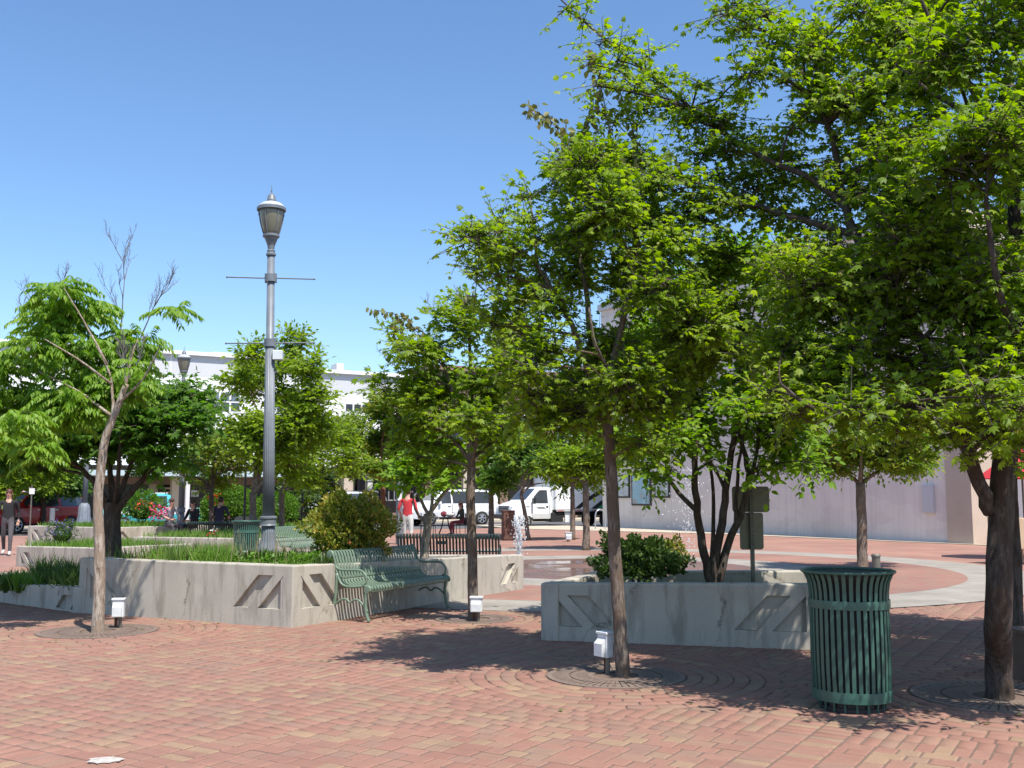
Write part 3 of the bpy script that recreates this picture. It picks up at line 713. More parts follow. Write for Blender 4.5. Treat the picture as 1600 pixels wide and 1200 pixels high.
# ---------------------------------------------------------------- foliage machinery
def fan(outline, centre):
    n = len(outline); V = np.array([(*centre,)] + [(*p,) for p in outline], dtype=float)
    T = np.array([(0, 1 + i, 1 + (i + 1) % n) for i in range(n)]); return V, T
def mirror(half):                    # half outline from base to tip, x>=0
    return half + [(-x, y, z) for (x, y, z) in reversed(half[1:-1])]
LEAF = {
    'maple': fan(mirror([(0, 0, 0), (.24, -.04, -.08), (.54, .22, -.20), (.29, .34, -.04), (.45, .70, -.22), (.16, .62, -.05), (0, 1.0, -.24)]), (0, .36, .02)),
    'ovate': fan(mirror([(0, 0, 0), (.24, .18, .05), (.32, .45, .07), (.17, .80, .0), (0, 1.0, -.08)]), (0, .45, -.02)),
    'small': fan(mirror([(0, 0, 0), (.27, .42, .06), (0, 1.0, -.06)]), (0, .42, -.02)),
    'lance': fan(mirror([(0, 0, 0), (.13, .35, .02), (0, 1.0, -.14)]), (0, .38, -.02)),
    'key': fan(mirror([(0, 0, 0), (.16, .5, 0), (.13, .9, 0), (0, 1, 0)]), (0, .6, .0)),
    'blade': (np.array([(-.5, 0, 0), (.5, 0, 0), (.36, .55, 0.02), (-.36, .55, 0.02), (0, 1.0, -.05)]), np.array([(0, 1, 2), (0, 2, 3), (3, 2, 4)])),
}
def unit(a): return a / np.maximum(np.linalg.norm(a, axis=-1, keepdims=True), 1e-9)
def leaves_mesh(name, kind, pos, dirs, nrm, size, width=1.0):
    V, T = LEAF[kind]; L = len(pos)
    y = unit(dirs); x = unit(np.cross(y, nrm)); z = np.cross(x, y)
    R = np.stack([x, y, z], axis=-1)                      # (L,3,3)
    Vs = V[None] * np.array([1, 1, 1])[None, None]
    if np.ndim(width) or width != 1.0:
        Vs = Vs * np.stack([np.broadcast_to(width, (L,)), np.ones(L), np.ones(L)], -1)[:, None, :]
    else: Vs = np.broadcast_to(Vs, (L, *V.shape))
    W = np.einsum('lij,lnj->lni', R, Vs) * size[:, None, None] + pos[:, None]
    Tt = T[None] + (np.arange(L) * len(V))[:, None, None]
    return np_mesh(name, W.reshape(-1, 3), Tt.reshape(-1, 3))
def rand_ball(n, rng):
    v = unit(rng.normal(size=(n, 3))); return v * rng.random((n, 1)) ** (1 / 3)
def tri_tubes(A, B, ra, rb):
    """many 3-sided twigs at once"""
    d = unit(B - A); ref = np.where(np.abs(d[:, 2:3]) > .9, np.array([[1., 0, 0]]), np.array([[0, 0, 1.]]))
    a = unit(np.cross(d, ref)); b = np.cross(d, a); P = []
    for base, r in ((A, ra), (B, rb)):
        for k in range(3):
            q = 2 * PI * k / 3; P.append(base + (a * math.cos(q) + b * math.sin(q)) * np.reshape(r, (-1, 1)))
    P = np.stack(P, 1); n = len(A)
    F_ = np.array([(0, 1, 4), (0, 4, 3), (1, 2, 5), (1, 5, 4), (2, 0, 3), (2, 3, 5)])
    return P.reshape(-1, 3), (F_[None] + (np.arange(n) * 6)[:, None, None]).reshape(-1, 3)
SUN_N = np.array([tuple(SUNV)])
PERK = 4.6
def sprays(clumps, per, length, nleaf, size, rng, flat=0.55, droop=0.15, out=0.7, trunk_c=None, up=.15):
    """clumps: (centre, radii). Returns leaf pos, dir, normal, size and twig ends"""
    LP, LD, LN, LS, TA, TB = [], [], [], [], [], []
    for (c, r) in clumps:
        c = np.array(c); r = np.array(r); n = max(5, int(per * PERK * (r[0] * r[1] * r[2]) ** (2 / 3)))
        q = rand_ball(n, rng); q = q * (0.55 + 0.45 * rng.random((n, 1)))
        root = c + q * r * 0.85
        ax = unit(q * out + rng.normal(size=(n, 3)) * .55 * np.array([1, 1, .45]) + np.array([0, 0, up]))
        Ln = length * (0.6 + .8 * rng.random((n, 1)))
        end = root + ax * Ln; end[:, 2] -= droop * Ln[:, 0]
        TA.append(root - ax * Ln * .25); TB.append(end)
        side = unit(np.cross(ax, np.array([[0, 0, 1.]]) + rng.normal(size=(n, 3)) * .2))
        for k in range(nleaf):
            t = (k + .6) / nleaf + rng.normal(size=(n, 1)) * .05
            p = root + (end - root) * t
            sg = 1 if k % 2 else -1
            if k == nleaf - 1: d = ax + rng.normal(size=(n, 3)) * .3
            else: d = ax * .55 + side * sg * (.8 + .3 * rng.random((n, 1))) + rng.normal(size=(n, 3)) * .25
            d[:, 2] -= droop + .12
            nr = np.array([[0, 0, .55]]) + SUN_N * .75 + rng.normal(size=(n, 3)) * flat
            LP.append(p + unit(d) * .02); LD.append(d); LN.append(nr)
            LS.append(size * (.45 + .95 * rng.random(n)))
    cat = np.concatenate
    return cat(LP), cat(LD), cat(LN), cat(LS), cat(TA), cat(TB)

def bez(p, q, n=5, sag=0.12, rng=None):
    p, q = Vector(p), Vector(q); mid = (p + q) / 2; L = (q - p).length
    mid += Vector((random.uniform(-.12, .12) * L, random.uniform(-.12, .12) * L, -sag * L))
    return [p * (1 - t) ** 2 + mid * 2 * t * (1 - t) + q * t * t for t in [k / n for k in range(n + 1)]]
def smooth_path(pts, sub=4, jit=0.0):
    pts = [Vector(p) for p in pts]; out = []
    for i in range(len(pts) - 1):
        p0, p1, p2, p3 = pts[max(i - 1, 0)], pts[i], pts[i + 1], pts[min(i + 2, len(pts) - 1)]
        for k in range(sub):
            t = k / sub
            out.append(0.5 * ((2 * p1) + (p2 - p0) * t + (2 * p0 - 5 * p1 + 4 * p2 - p3) * t * t + (3 * p1 - p0 - 3 * p2 + p3) * t ** 3))
            if jit and k: out[-1] += Vector((random.uniform(-jit, jit), random.uniform(-jit, jit), 0))
    out.append(pts[-1]); return out
def in_poly(x, y, P):
    ins = False; j = len(P) - 1
    for i in range(len(P)):
        if (P[i][1] > y) != (P[j][1] > y) and x < (P[j][0] - P[i][0]) * (y - P[i][1]) / (P[j][1] - P[i][1]) + P[i][0]: ins = not ins
        j = i
    return ins
def px_clumps(items, d0, spread, seed, squash=.8):
    """items: (x, y, radius px[, depth offset]) in the photograph, spread in depth round d0"""
    rng = random.Random(seed); out = []
    for it in items:
        x, y, r = it[:3]; dd = it[3] if len(it) > 3 else rng.uniform(-spread, spread)
        d = d0 + dd; p = At(x, y, d)
        R = r / F * d0
        out.append(((p.x, p.y, p.z), (R, R, R * squash)))
    return out
def fill(poly, step, r, d0, spread, seed, squash=.8, skip=0.0, layers=1):
    rng = random.Random(seed); xs = [p[0] for p in poly]; ys = [p[1] for p in poly]; items = []
    cx = (min(xs) + max(xs)) / 2; hw = (max(xs) - min(xs)) / 2
    y = min(ys)
    while y < max(ys):
        x = min(xs)
        while x < max(xs):
            xx, yy = x + rng.uniform(-.4, .4) * step, y + rng.uniform(-.4, .4) * step
            if in_poly(xx, yy, poly) and rng.random() >= skip:
                s = spread * math.sqrt(max(.12, 1 - ((xx - cx) / hw) ** 2))
                for _ in range(layers):
                    items.append((xx, yy, r * rng.uniform(.75, 1.25), rng.uniform(-s, s)))
            x += step
        y += step * .85
    return px_clumps(items, d0, spread, seed, squash)

def tree(name, label, base, trunk, limbs, clumps, leaf='maple', size=.085, per=150, length=.34, nleaf=8, mat='leaf_maple', bark='bark',
         seed=1, cat='tree', group=None, flat=.55, keys=0, droop=.15, twig='twig', branch=True, rb=.018, extra=None, up=.15, tubes=8, PK=1.0):
    random.seed(seed); rng = np.random.default_rng(seed)
    root = tag(empty(name, base), label, cat, group); B = Vector(base)
    def loc(p): return Vector(p) - B
    skel = []
    if trunk:
        for (pts, r0, r1) in trunk:
            sp = smooth_path(pts, 4, r0 * .06); n = len(sp)
            rad = [r0 + (r1 - r0) * (k / (n - 1)) for k in range(n)]
            rad = [q * random.uniform(.975, 1.025) for q in rad]
            if pts[0] is trunk[0][0][0]:
                rad[0] *= 1.25; rad[1] *= 1.08
            mb = MB(); mb.tube([loc(p) for p in sp], rad, 12); mb.build('trunk', M[bark], root, smooth=True)
            skel += [(p, r) for p, r in zip(sp, rad)][n // 3:]
    for (pts, r0, r1) in limbs:
        sp = smooth_path(pts, 4, r0 * .25); n = len(sp)
        rad = [r0 + (r1 - r0) * (k / (n - 1)) for k in range(n)]
        mb = MB(); mb.tube([loc(p) for p in sp], rad, tubes); mb.build('limb', M[bark], root, smooth=True)
        skel += [(p, r) for p, r in zip(sp, rad)]
    if branch and skel:
        mb = MB()
        for (c, r) in clumps:
            cv = Vector(c)
            best = min(skel, key=lambda s: (s[0] - cv).length + max(0, s[0].z - cv.z + .1) * 1.2)
            L = (best[0] - cv).length
            if L > .12:
                bp = bez(best[0], cv, 5, -.06)
                r0 = min(best[1] * .7, rb * (1 + L * .5)); mb.tube([loc(p) for p in bp], [r0 + (.005 - r0) * k / 5 for k in range(6)], 5, cap=False)
        if mb.v: tag(mb.build('branches', M[bark], root, smooth=True), None, None, None, 'stuff')
    if clumps:
        LP, LD, LN, LS, TA, TB = sprays(clumps, per * PK, length, nleaf, size, rng, flat, droop, up=up)
        off = np.array(B)
        o = link_mesh('crown', leaves_mesh('crown', leaf, LP - off, LD, LN, LS), M[mat], root); tag(o, None, None, None, 'stuff')
        Vt, Ft = tri_tubes(TA - off, TB - off, np.full(len(TA), .0055), np.full(len(TA), .002))
        tag(link_mesh('twigs', np_mesh('twigs', Vt, Ft), M[twig], root), None, None, None, 'stuff')
        if keys:
            n = int(len(LP) * keys); idx = rng.choice(len(LP), n // 6)
            p = np.repeat(LP[idx], 6, axis=0) + rng.normal(size=(len(idx) * 6, 3)) * .035
            d = rng.normal(size=(len(p), 3)) * .7 + np.array([0, 0, -.5])
            o = link_mesh('seed_clusters', leaves_mesh('k', 'key', p - off, d, rng.normal(size=d.shape), .042 * (.7 + .6 * rng.random(len(p)))), M['leaf_key'], root); tag(o, None, None, None, 'stuff')
    if extra: extra(root, B, rng)
    return root

def pxp(pts, d0):                    # photograph path -> world, (x, y[, depth offset])
    out = []
    for p in pts:
        out.append(At(p[0], p[1], d0 + (p[2] if len(p) > 2 else 0)))
    return out

def bare_twigs(root, B, starts, seed, mat='twig_grey', name='bare_branch'):
    """dead branching: starts = (p, dir, length, radius)"""
    rng = random.Random(seed)
    for (p, d, L, r) in starts:
        mb = MB()
        def grow(p, d, L, r, lev):
            p = Vector(p); d = Vector(d).normalized(); pts = [p]; n = 5
            for k in range(n):
                d = (d + Vector((rng.uniform(-.18, .18), rng.uniform(-.18, .18), rng.uniform(-.02, .14)))).normalized()
                p = p + d * L / n; pts.append(p)
                if lev < 3 and k >= 1:
                    for _ in range(1 + (rng.random() < (.9 if lev < 2 else .5))):
                        dd = (d + Vector((rng.uniform(-1, 1), rng.uniform(-1, 1), rng.uniform(-.2, .7))) * .85).normalized()
                        grow(p, dd, L * rng.uniform(.32, .55) * (1 - k * .09), r * .5, lev + 1)
            mb.tube([q - B for q in pts], [r * (1 - .75 * k / n) for k in range(n + 1)], 4 if lev else 6, cap=False)
        grow(p, d, L, r, 0)
        mb.build(name, M[mat], root, smooth=True)

# ---------------------------------------------------------------- trees
# T10: large maple at the right
d0 = 7.85
b10 = G(1563, 1090)
limbs10 = [(pxp([(1548, 800), (1522, 735, -.1), (1484, 630, -.2), (1420, 500, 0), (1336, 365, .35), (1312, 290, .55), (1302, 217, .7), (1258, 123, .9), (1208, 40, 1.1), (1150, -30, 1.2)], d0), .056, .010),
           (pxp([(1326, 330, .45), (1270, 280, .65), (1200, 250, .9), (1120, 200, 1.2), (1037, 134, 1.4), (929, 47, 1.6), (860, -15, 1.7)], d0), .034, .006),
           (pxp([(1336, 366, .35), (1218, 333, .9), (1130, 300, 1.3), (1052, 275, 1.5)], d0), .035, .008),
           (pxp([(1478, 620, -.2), (1400, 640, -.5), (1290, 645, -.6), (1220, 600, -.6)], d0), .035, .01),
           (pxp([(1585, 560), (1590, 420, .1), (1576, 275, .15), (1556, 195, .1), (1520, 140, 0), (1479, 83, -.1), (1440, 0, -.2)], d0), .065, .012),
           (pxp([(1558, 210, .1), (1500, 170, .1), (1448, 140, .2), (1400, 100, .3)], d0), .03, .01),
           (pxp([(1562, 200, .1), (1575, 120), (1594, 60), (1600, -60)], d0), .045, .012),
           (pxp([(1588, 480, .1), (1650, 380, -.2), (1720, 250, -.3), (1780, 80, -.2)], d0), .07, .015),
           (pxp([(1585, 600), (1680, 560, -.5), (1790, 500, -.8)], d0), .06, .015),
           (pxp([(1560, 640), (1530, 540, .5), (1480, 400, .8), (1415, 260, .9), (1390, 170, .9)], d0), .06, .012),
           (pxp([(1580, 640, -.1), (1600, 560, -.7), (1560, 450, -1.1), (1540, 300, -1.3)], d0), .05, .012)]
cl = fill([(1345, 130), (1400, 50), (1455, -40), (1640, -110), (1900, -60), (2030, 300), (1960, 600), (1720, 680), (1500, 680), (1400, 650), (1275, 650), (1225, 560), (1250, 440), (1335, 350), (1330, 240)], 88, 62, d0, 1.35, 11, .7, .05)
cl += fill([(1250, 420), (1340, 370), (1480, 330), (1640, 330), (1750, 480), (1700, 660), (1500, 670), (1330, 640), (1240, 580)], 84, 60, d0 + .3, 1.2, 17, .65)
cl += px_clumps([(880, 12, 10), (912, 34, 13), (940, 62, 20), (925, 100, 16), (932, 135, 17), (965, 95, 24), (985, 140, 26), (1010, 85, 17), (1030, 130, 26), (1005, 170, 26), (960, 190, 18), (1055, 170, 28), (1090, 130, 17), (1083, 190, 30), (1120, 190, 32), (1150, 150, 22), (1145, 225, 34), (1190, 240, 36), (1225, 265, 34), (1262, 280, 32), (1100, 240, 30), (1180, 290, 34), (1130, 280, 30)], d0 + 1.3, .3, 12)
cl += px_clumps([(1125, 20, 18), (1150, 8, 26), (1160, 45, 26), (1195, 20, 30), (1205, 65, 28), (1240, 40, 26), (1255, 80, 24), (1180, 110, 28), (1160, 118, 18), (1225, 125, 22), (1270, 130, 26), (1285, 90, 20), (1300, 165, 28), (1250, 190, 20), (1310, 215, 26), (1325, 270, 24), (1290, 250, 18), (1235, 200, 18)], d0 + .85, .35, 13)
cl += px_clumps([(1070, 285, 30), (1020, 280, 26), (1210, 335, 34), (1160, 325, 34), (1110, 320, 30), (1265, 340, 34), (1300, 390, 40)], d0 + 1.1, .35, 14)
cl += px_clumps([(1280, 600, 46), (1330, 640, 44), (1240, 640, 38), (1390, 660, 44), (1200, 610, 34), (1440, 640, 40), (1540, 620, 30, -1.0), (1560, 590, 30, -1.0), (1600, 640, 40, -.9)], d0 - .55, .35, 15, .55)
cl += fill([(1285, 70), (1330, -20), (1480, -30), (1510, 150), (1430, 340), (1335, 340), (1290, 210)], 62, 44, d0 + .9, .5, 19, .75, .12)
cl += px_clumps([(1385, 90, 30), (1410, 40, 34), (1440, 110, 36), (1360, 150, 30), (1380, 230, 36), (1350, 300, 34), (1460, 30, 34)], d0 + .3, .4, 20)
tree('maple_tree', 'large dark-barked maple at the right edge, its crown reaching over the litter bin', b10,
     [([b10 + Vector((0, 0, -.1)), b10 + Vector((0, 0, .25))] + pxp([(1560, 960), (1562, 850), (1568, 740), (1580, 640), (1586, 545)], d0), .104, .08)], limbs10, cl,
     size=.057, per=225, length=.26, nleaf=8, mat='leaf_maple', bark='bark_dark', seed=21, keys=.16, rb=.022)
# T11: second trunk close behind it
b11 = G(1588, 1002); d1 = b11.y
tree('maple_tree', 'slim dark maple trunk just behind the large one at the right edge', b11,
     [([b11 + Vector((0, 0, -.1))] + pxp([(1584, 950), (1581, 850), (1577, 780), (1578, 720), (1585, 640), (1600, 520)], d1), .10, .07)],
     [(pxp([(1578, 730), (1610, 640), (1660, 560)], d1), .05, .02)],
     fill([(1520, 650), (1500, 560), (1560, 450), (1750, 420), (1900, 520), (1880, 700), (1700, 730)], 85, 60, d1, 1.2, 16, .7) + fill([(1640, 650), (1625, 400), (1760, 280), (2000, 330), (2000, 640), (1800, 700)], 85, 62, 9.7, .9, 18, .7), size=.075, per=100, mat='leaf_maple2', bark='bark_dark', seed=22, PK=1.5)
# T7: young maple in front, centre right
b7 = G(974, 1056); d0 = b7.y
limbs7 = [(pxp([(950, 660), (925, 600), (905, 540, -.1), (880, 480, -.2), (845, 425, -.3), (820, 395, -.3), (780, 375, -.3)], d0), .038, .008),
          (pxp([(838, 415, -.3), (836, 370, -.3), (828, 310, -.3)], d0), .018, .006),
          (pxp([(950, 655), (930, 580, .1), (918, 470, .2), (905, 390, .3), (900, 320, .3)], d0), .04, .009),
          (pxp([(952, 650), (960, 560, -.2), (985, 450, -.3), (1000, 350, -.3), (1005, 290, -.2)], d0), .04, .008),
          (pxp([(952, 640), (1000, 570, .2), (1060, 505, .3), (1110, 450, .4)], d0), .035, .01),
          (pxp([(948, 660), (890, 590, .4), (840, 540, .5), (800, 510, .5)], d0), .03, .008),
          (pxp([(950, 660), (960, 600, -.4), (930, 540, -.8), (920, 480, -.9)], d0), .03, .008)]
cl = px_clumps([(735, 372, 26), (760, 365, 24), (785, 350, 24), (765, 400, 26), (800, 385, 28), (745, 425, 16), (790, 430, 28), (825, 305, 20), (830, 340, 20), (845, 370, 22), (820, 460, 34), (860, 470, 36), (790, 475, 22), (850, 420, 26), (770, 505, 22), (810, 520, 34), (850, 540, 40), (820, 570, 36), (880, 600, 38), (860, 640, 36), (835, 620, 30), (905, 640, 36), (870, 660, 28)], d0, .75, 31)
cl += fill([(870, 300), (930, 245), (1000, 260), (1080, 300), (1130, 350), (1140, 450), (1110, 560), (1060, 640), (960, 650), (890, 600), (860, 480), (890, 400)], 62, 46, d0, .95, 32, .7, .06)
cl += px_clumps([(880, 255, 22), (905, 275, 28), (870, 285, 16), (940, 240, 28), (885, 330, 22), (1000, 640, 34), (960, 690, 16), (1010, 690, 26), (820, 640, 26)], d0, .5, 33)
def vine7(root, B, rng):
    # bronze shoots leaning out to the upper left
    for k, (pts, dz) in enumerate([([(985, 260), (930, 235), (890, 212), (850, 182), (826, 168)], -.2), ([(960, 250), (950, 190), (935, 120), (922, 85)], 0), ([(905, 270), (880, 235), (915, 200), (935, 160)], .1), ([(1000, 250), (985, 190), (960, 120)], .2)]):
        sp = smooth_path(pxp(pts, B.y + dz), 5); mb = MB(); mb.tube([p - B for p in sp], .006, 4); mb.build('shoot', M['twig'], root)
        P = np.repeat(np.array([tuple(p) for p in sp]), 7, axis=0) + rng.normal(size=(len(sp) * 7, 3)) * .04
        D = rng.normal(size=P.shape) * .5 + np.array([0, 0, -.8])
        o = link_mesh('shoot_leaves', leaves_mesh('s', 'ovate', P - np.array(B), D, rng.normal(size=P.shape), .05 + .04 * rng.random(len(P))), M['leaf_vine'], root); tag(o, None, None, None, 'stuff')
    bare_twigs(root, B, [(At(790, 470, B.y), (-1, 0, .25), .45, .006), (At(770, 500, B.y), (-1, .1, .5), .35, .005)], 5)
tree('maple_tree', 'young maple with a slim grey trunk in front of the dappled planter', b7,
     [([b7 + Vector((0, 0, -.1))] + pxp([(972, 1030), (968, 960), (961, 870), (957, 780), (952, 700), (949, 655)], d0), .066, .048)], limbs7, cl,
     size=.053, per=265, length=.25, nleaf=8, mat='leaf_maple', bark='bark', seed=23, keys=.05, PK=1.3, extra=vine7)
# T8: multi-stemmed tree in the right planter
d8 = 12.55; b8 = Vector((At(1115, 905, d8).x, d8, .42))
stems8 = [([(1112, 915), (1105, 880), (1092, 820), (1085, 750), (1088, 700), (1080, 640)], .062), ([(1116, 915), (1118, 870), (1130, 800), (1140, 730), (1150, 640), (1165, 540)], .064), ([(1120, 915), (1138, 850), (1160, 795), (1170, 740), (1158, 690), (1150, 650)], .055),
          ([(1114, 905), (1113, 860), (1115, 790), (1108, 700), (1100, 600)], .033), ([(1150, 815), (1152, 760), (1160, 690), (1190, 600)], .028), ([(1090, 800), (1060, 770), (1036, 735), (1010, 690)], .036), ([(1136, 770), (1118, 735), (1100, 700)], .03), ([(1168, 760), (1180, 720), (1190, 650), (1210, 560)], .03)]
tree('multi_stem_tree', 'multi-stemmed tree rising from the dappled planter beside the sign', b8, [],
     [(pxp([(x, y, 0 if (i < 3 or j < 2) else (j - 1) * (.16 if i % 2 else -.16)) for j, (x, y) in enumerate(p)], d8), r, r * .4) for i, (p, r) in enumerate(stems8)],
     fill([(965, 600), (985, 520), (1060, 470), (1150, 440), (1230, 460), (1265, 560), (1250, 680), (1210, 730), (1150, 690), (1080, 705), (1010, 720), (965, 680)], 62, 46, d8, 1.0, 41, .75, .05)
     + px_clumps([(1220, 725, 22), (1260, 720, 20), (1010, 735, 20), (980, 700, 26), (1240, 440, 30), (1190, 430, 34), (1140, 420, 26), (1080, 440, 30), (1050, 730, 14), (1110, 720, 14), (1185, 735, 16), (1150, 400, 34), (1200, 395, 34), (1240, 410, 32), (1100, 420, 32), (1255, 480, 34), (1265, 540, 34), (1255, 620, 32), (1170, 660, 30), (1060, 680, 28)], d8, .6, 42),
     leaf='ovate', size=.085, per=130, length=.30, nleaf=8, mat='leaf_bright', bark='bark_dark', seed=24, flat=.7, PK=1.6)
# T5: maple by the green bench
b5 = G(739, 968); d5 = b5.y
limbs5 = [(pxp([(735, 690), (715, 640), (700, 590, .1), (680, 540, .2), (650, 510, .2)], d5), .035, .008), (pxp([(735, 680), (735, 600), (733, 520), (735, 490)], d5), .04, .008), (pxp([(735, 690), (760, 620), (775, 560, -.2), (790, 520, -.2)], d5), .035, .008),
          (pxp([(735, 720), (700, 680, .15), (660, 665, .3), (630, 670, .4)], d5), .03, .008), (pxp([(735, 720), (770, 690, .3), (800, 660, .4)], d5), .03, .008), (pxp([(736, 730), (745, 680, -.5), (730, 655, -.8)], d5), .03, .008)]
cl = px_clumps([(640, 668, 26, .4), (670, 660, 30, .2), (705, 655, 32, -.5), (740, 652, 34, -.9), (775, 665, 28, -.8), (650, 690, 28, .6), (690, 690, 28, .3), (620, 680, 18, .6), (770, 690, 30, .2), (800, 680, 24, .3), (700, 720, 22, .3), (660, 715, 20, .4)], d5, .5, 51, .45)
cl += fill([(640, 560), (665, 510), (720, 480), (780, 500), (815, 540), (810, 620), (780, 650), (700, 640), (640, 620), (600, 600)], 46, 32, d5, .8, 52, .7, .08)
cl += px_clumps([(630, 540, 20), (618, 515, 14), (690, 490, 22), (730, 485, 24), (720, 470, 14), (600, 610, 18), (590, 590, 14), (810, 510, 20), (790, 500, 20)], d5, .4, 53)
def vine5(root, B, rng):
    for pts in ([(660, 530), (640, 505), (620, 492), (585, 484)], [(640, 560), (625, 530), (618, 505)], [(720, 500), (725, 475), (740, 460)]):
        sp = smooth_path(pxp(pts, B.y), 4); mb = MB(); mb.tube([p - B for p in sp], .005, 4); mb.build('shoot', M['twig'], root)
        P = np.repeat(np.array([tuple(p) for p in sp]), 6, axis=0) + rng.normal(size=(len(sp) * 6, 3)) * .035
        o = link_mesh('shoot_leaves', leaves_mesh('s', 'ovate', P - np.array(B), rng.normal(size=P.shape) * .5 + np.array([0, 0, -.8]), rng.normal(size=P.shape), .06 + .04 * rng.random(len(P))), M['leaf_vine'], root); tag(o, None, None, None, 'stuff')
    bare_twigs(root, B, [(At(650, 590, B.y), (-1, 0, .55), .5, .006), (At(690, 510, B.y), (-.6, 0, .8), .4, .005)], 8)
tree('maple_tree', 'slim maple standing in the paving at the right end of the green bench', b5,
     [([b5 + Vector((0, 0, -.1))] + pxp([(739, 930), (738, 860), (735, 780), (737, 730), (735, 690)], d5), .072, .05)], limbs5, cl, size=.068, per=200, length=.26, nleaf=8, mat='leaf_maple', bark='bark', seed=25, extra=vine5)
# T6: small pale multi-stem in the left planter
d6 = 15.6; b6 = Vector((At(663, 862, d6).x, d6, .52))
tree('small_tree', 'small pale forked tree in the left planter behind the green bench', b6, [([b6 + Vector((0, 0, -.05))] + pxp([(664, 850), (668, 825), (670, 805)], d6), .07, .055)],
     [(pxp([(670, 806), (690, 775), (720, 745), (740, 720)], d6), .036, .015), (pxp([(670, 806), (655, 775), (645, 735), (638, 700)], d6), .03, .012), (pxp([(672, 806), (676, 760), (670, 720)], d6), .03, .012), (pxp([(665, 820), (648, 795), (646, 765)], d6), .02, .01)],
     fill([(610, 730), (600, 690), (640, 680), (700, 690), (730, 720), (715, 755), (650, 750)], 36, 26, d6, .6, 61, .7) + px_clumps([(620, 745, 18), (640, 740, 20), (690, 760, 18), (655, 730, 20)], d6, .4, 62),
     leaf='ovate', size=.10, per=120, mat='leaf_bright', bark='bark_pale', seed=26, length=.25)
# T9: clipped umbrella tree beyond the litter bin
d9 = 22.0; b9 = Vector((At(1347, 880, d9).x, d9, 0))
tree('umbrella_tree', 'small umbrella-shaped tree standing alone beyond the litter bin, against the pale wall', b9, [([b9] + pxp([(1347, 850), (1346, 800), (1344, 755)], d9), .115, .10)],
     [(pxp([(1344, 757), (1320, 738), (1285, 725)], d9), .05, .015), (pxp([(1345, 757), (1375, 735), (1420, 720)], d9), .05, .015), (pxp([(1344, 757), (1345, 720, -.4), (1350, 690, -.6)], d9), .05, .015), (pxp([(1344, 757), (1350, 715, .6)], d9), .05, .015)],
     fill([(1265, 715), (1300, 675), (1380, 660), (1450, 680), (1485, 712), (1440, 735), (1340, 748), (1290, 735)], 36, 30, d9, 1.3, 71, .6, 0, 2), leaf='small', size=.11, per=85, mat='leaf_autumn', bark='bark', seed=27, PK=1.8, length=.3, flat=.7)
# T1: leaning pale trunk with drooping feathery leaves
b1 = G(152, 988); d1 = b1.y
def pinnate(root, B, rng):
    cls = fill([(0, 520), (60, 480), (110, 440), (130, 480), (185, 500), (205, 505), (215, 540), (205, 620), (175, 655), (110, 690), (40, 680), (-30, 660), (-60, 580)], 50, 32, B.y + .75, .7, 82, .7, .10)
    cls += px_clumps([(85, 460, 22), (105, 450, 22), (262, 486, 12), (282, 479, 8), (30, 660, 26), (10, 690, 24), (60, 700, 22), (215, 575, 14)], B.y, .5, 83)
    LPs, LDs, LNs, LSs, A, E = [], [], [], [], [], []
    for (c, r) in cls:
        n = max(4, int(1150 * (r[0] * r[1] * r[2]) ** (2 / 3)))
        q = rand_ball(n, rng); p0 = np.array(c) + q * np.array(r)
        az = unit(q * np.array([1, 1, 0]) * .8 + rng.normal(size=(n, 3)) * np.array([.9, .9, .25])); L = .17 + .17 * rng.random(n)
        for k in range(8):
            t = (k + 1) / 8
            rp = p0 + az * (L * t)[:, None] + np.array([0, 0, 1.]) * (L * (.30 * t - .55 * t * t))[:, None]
            tang = unit(az + np.array([0, 0, 1.]) * (.25 - 1.24 * t)); sd = unit(np.cross(tang, np.array([[0, 0, 1.]])))
            for sg in (-1, 1):
                LPs.append(rp); LDs.append(sd * sg * .75 + tang * .55 + np.array([0, 0, -.65]) + rng.normal(size=(n, 3)) * .12)
                LNs.append(np.array([0, 0, 1.]) + sd * sg * .3 + rng.normal(size=(n, 3)) * .25); LSs.append((.085 + .03 * rng.random(n)) * (1.05 - .35 * abs(t - .5)))
        A.append(p0); E.append(p0 + az * (L * .8)[:, None] + np.array([0, 0, -.12]) * L[:, None])
    cat = np.concatenate; off = np.array(B)
    o = link_mesh('crown', leaves_mesh('crown', 'lance', cat(LPs) - off, cat(LDs), cat(LNs), cat(LSs), 1.35), M['leaf_pinnate'], root); tag(o, None, None, None, 'stuff')
    A, E = cat(A), cat(E); Vt, Ft = tri_tubes(A - off, E - off, np.full(len(A), .004), np.full(len(A), .0015)); tag(link_mesh('twigs', np_mesh('t', Vt, Ft), M['twig'], root), None, None, None, 'stuff')
    bare_twigs(root, B, [(At(200, 590, B.y), (.12, 0, 1), .42, .012), (At(196, 600, B.y), (-.2, .1, 1), .5, .010), (At(203, 590, B.y), (.5, 0, 1), .45, .008)], 4, 'twig_grey')
tree('leaning_tree', 'slender leaning tree with peeling pale bark and drooping feathery leaves', b1,
     [([b1 + Vector((0, 0, -.1))] + pxp([(154, 960), (156, 900), (155, 840), (153, 790), (157, 740), (164, 690), (174, 660), (186, 630), (198, 600)], d1), .074, .034)],
     [(pxp([(176, 655), (176, 620), (170, 580), (150, 540)], d1), .022, .008), (pxp([(196, 605), (205, 560), (215, 530)], d1), .018, .008), (pxp([(175, 650), (120, 610, .2), (60, 580, .3)], d1), .02, .006), (pxp([(186, 630), (225, 590, -.2), (250, 540, -.3)], d1), .018, .006), (pxp([(174, 600), (120, 560, -.3), (70, 530, -.4)], d1), .016, .006), (pxp([(168, 570), (130, 500), (100, 450)], d1), .014, .005)],
     [], bark='bark_pale', seed=28, extra=pinnate)
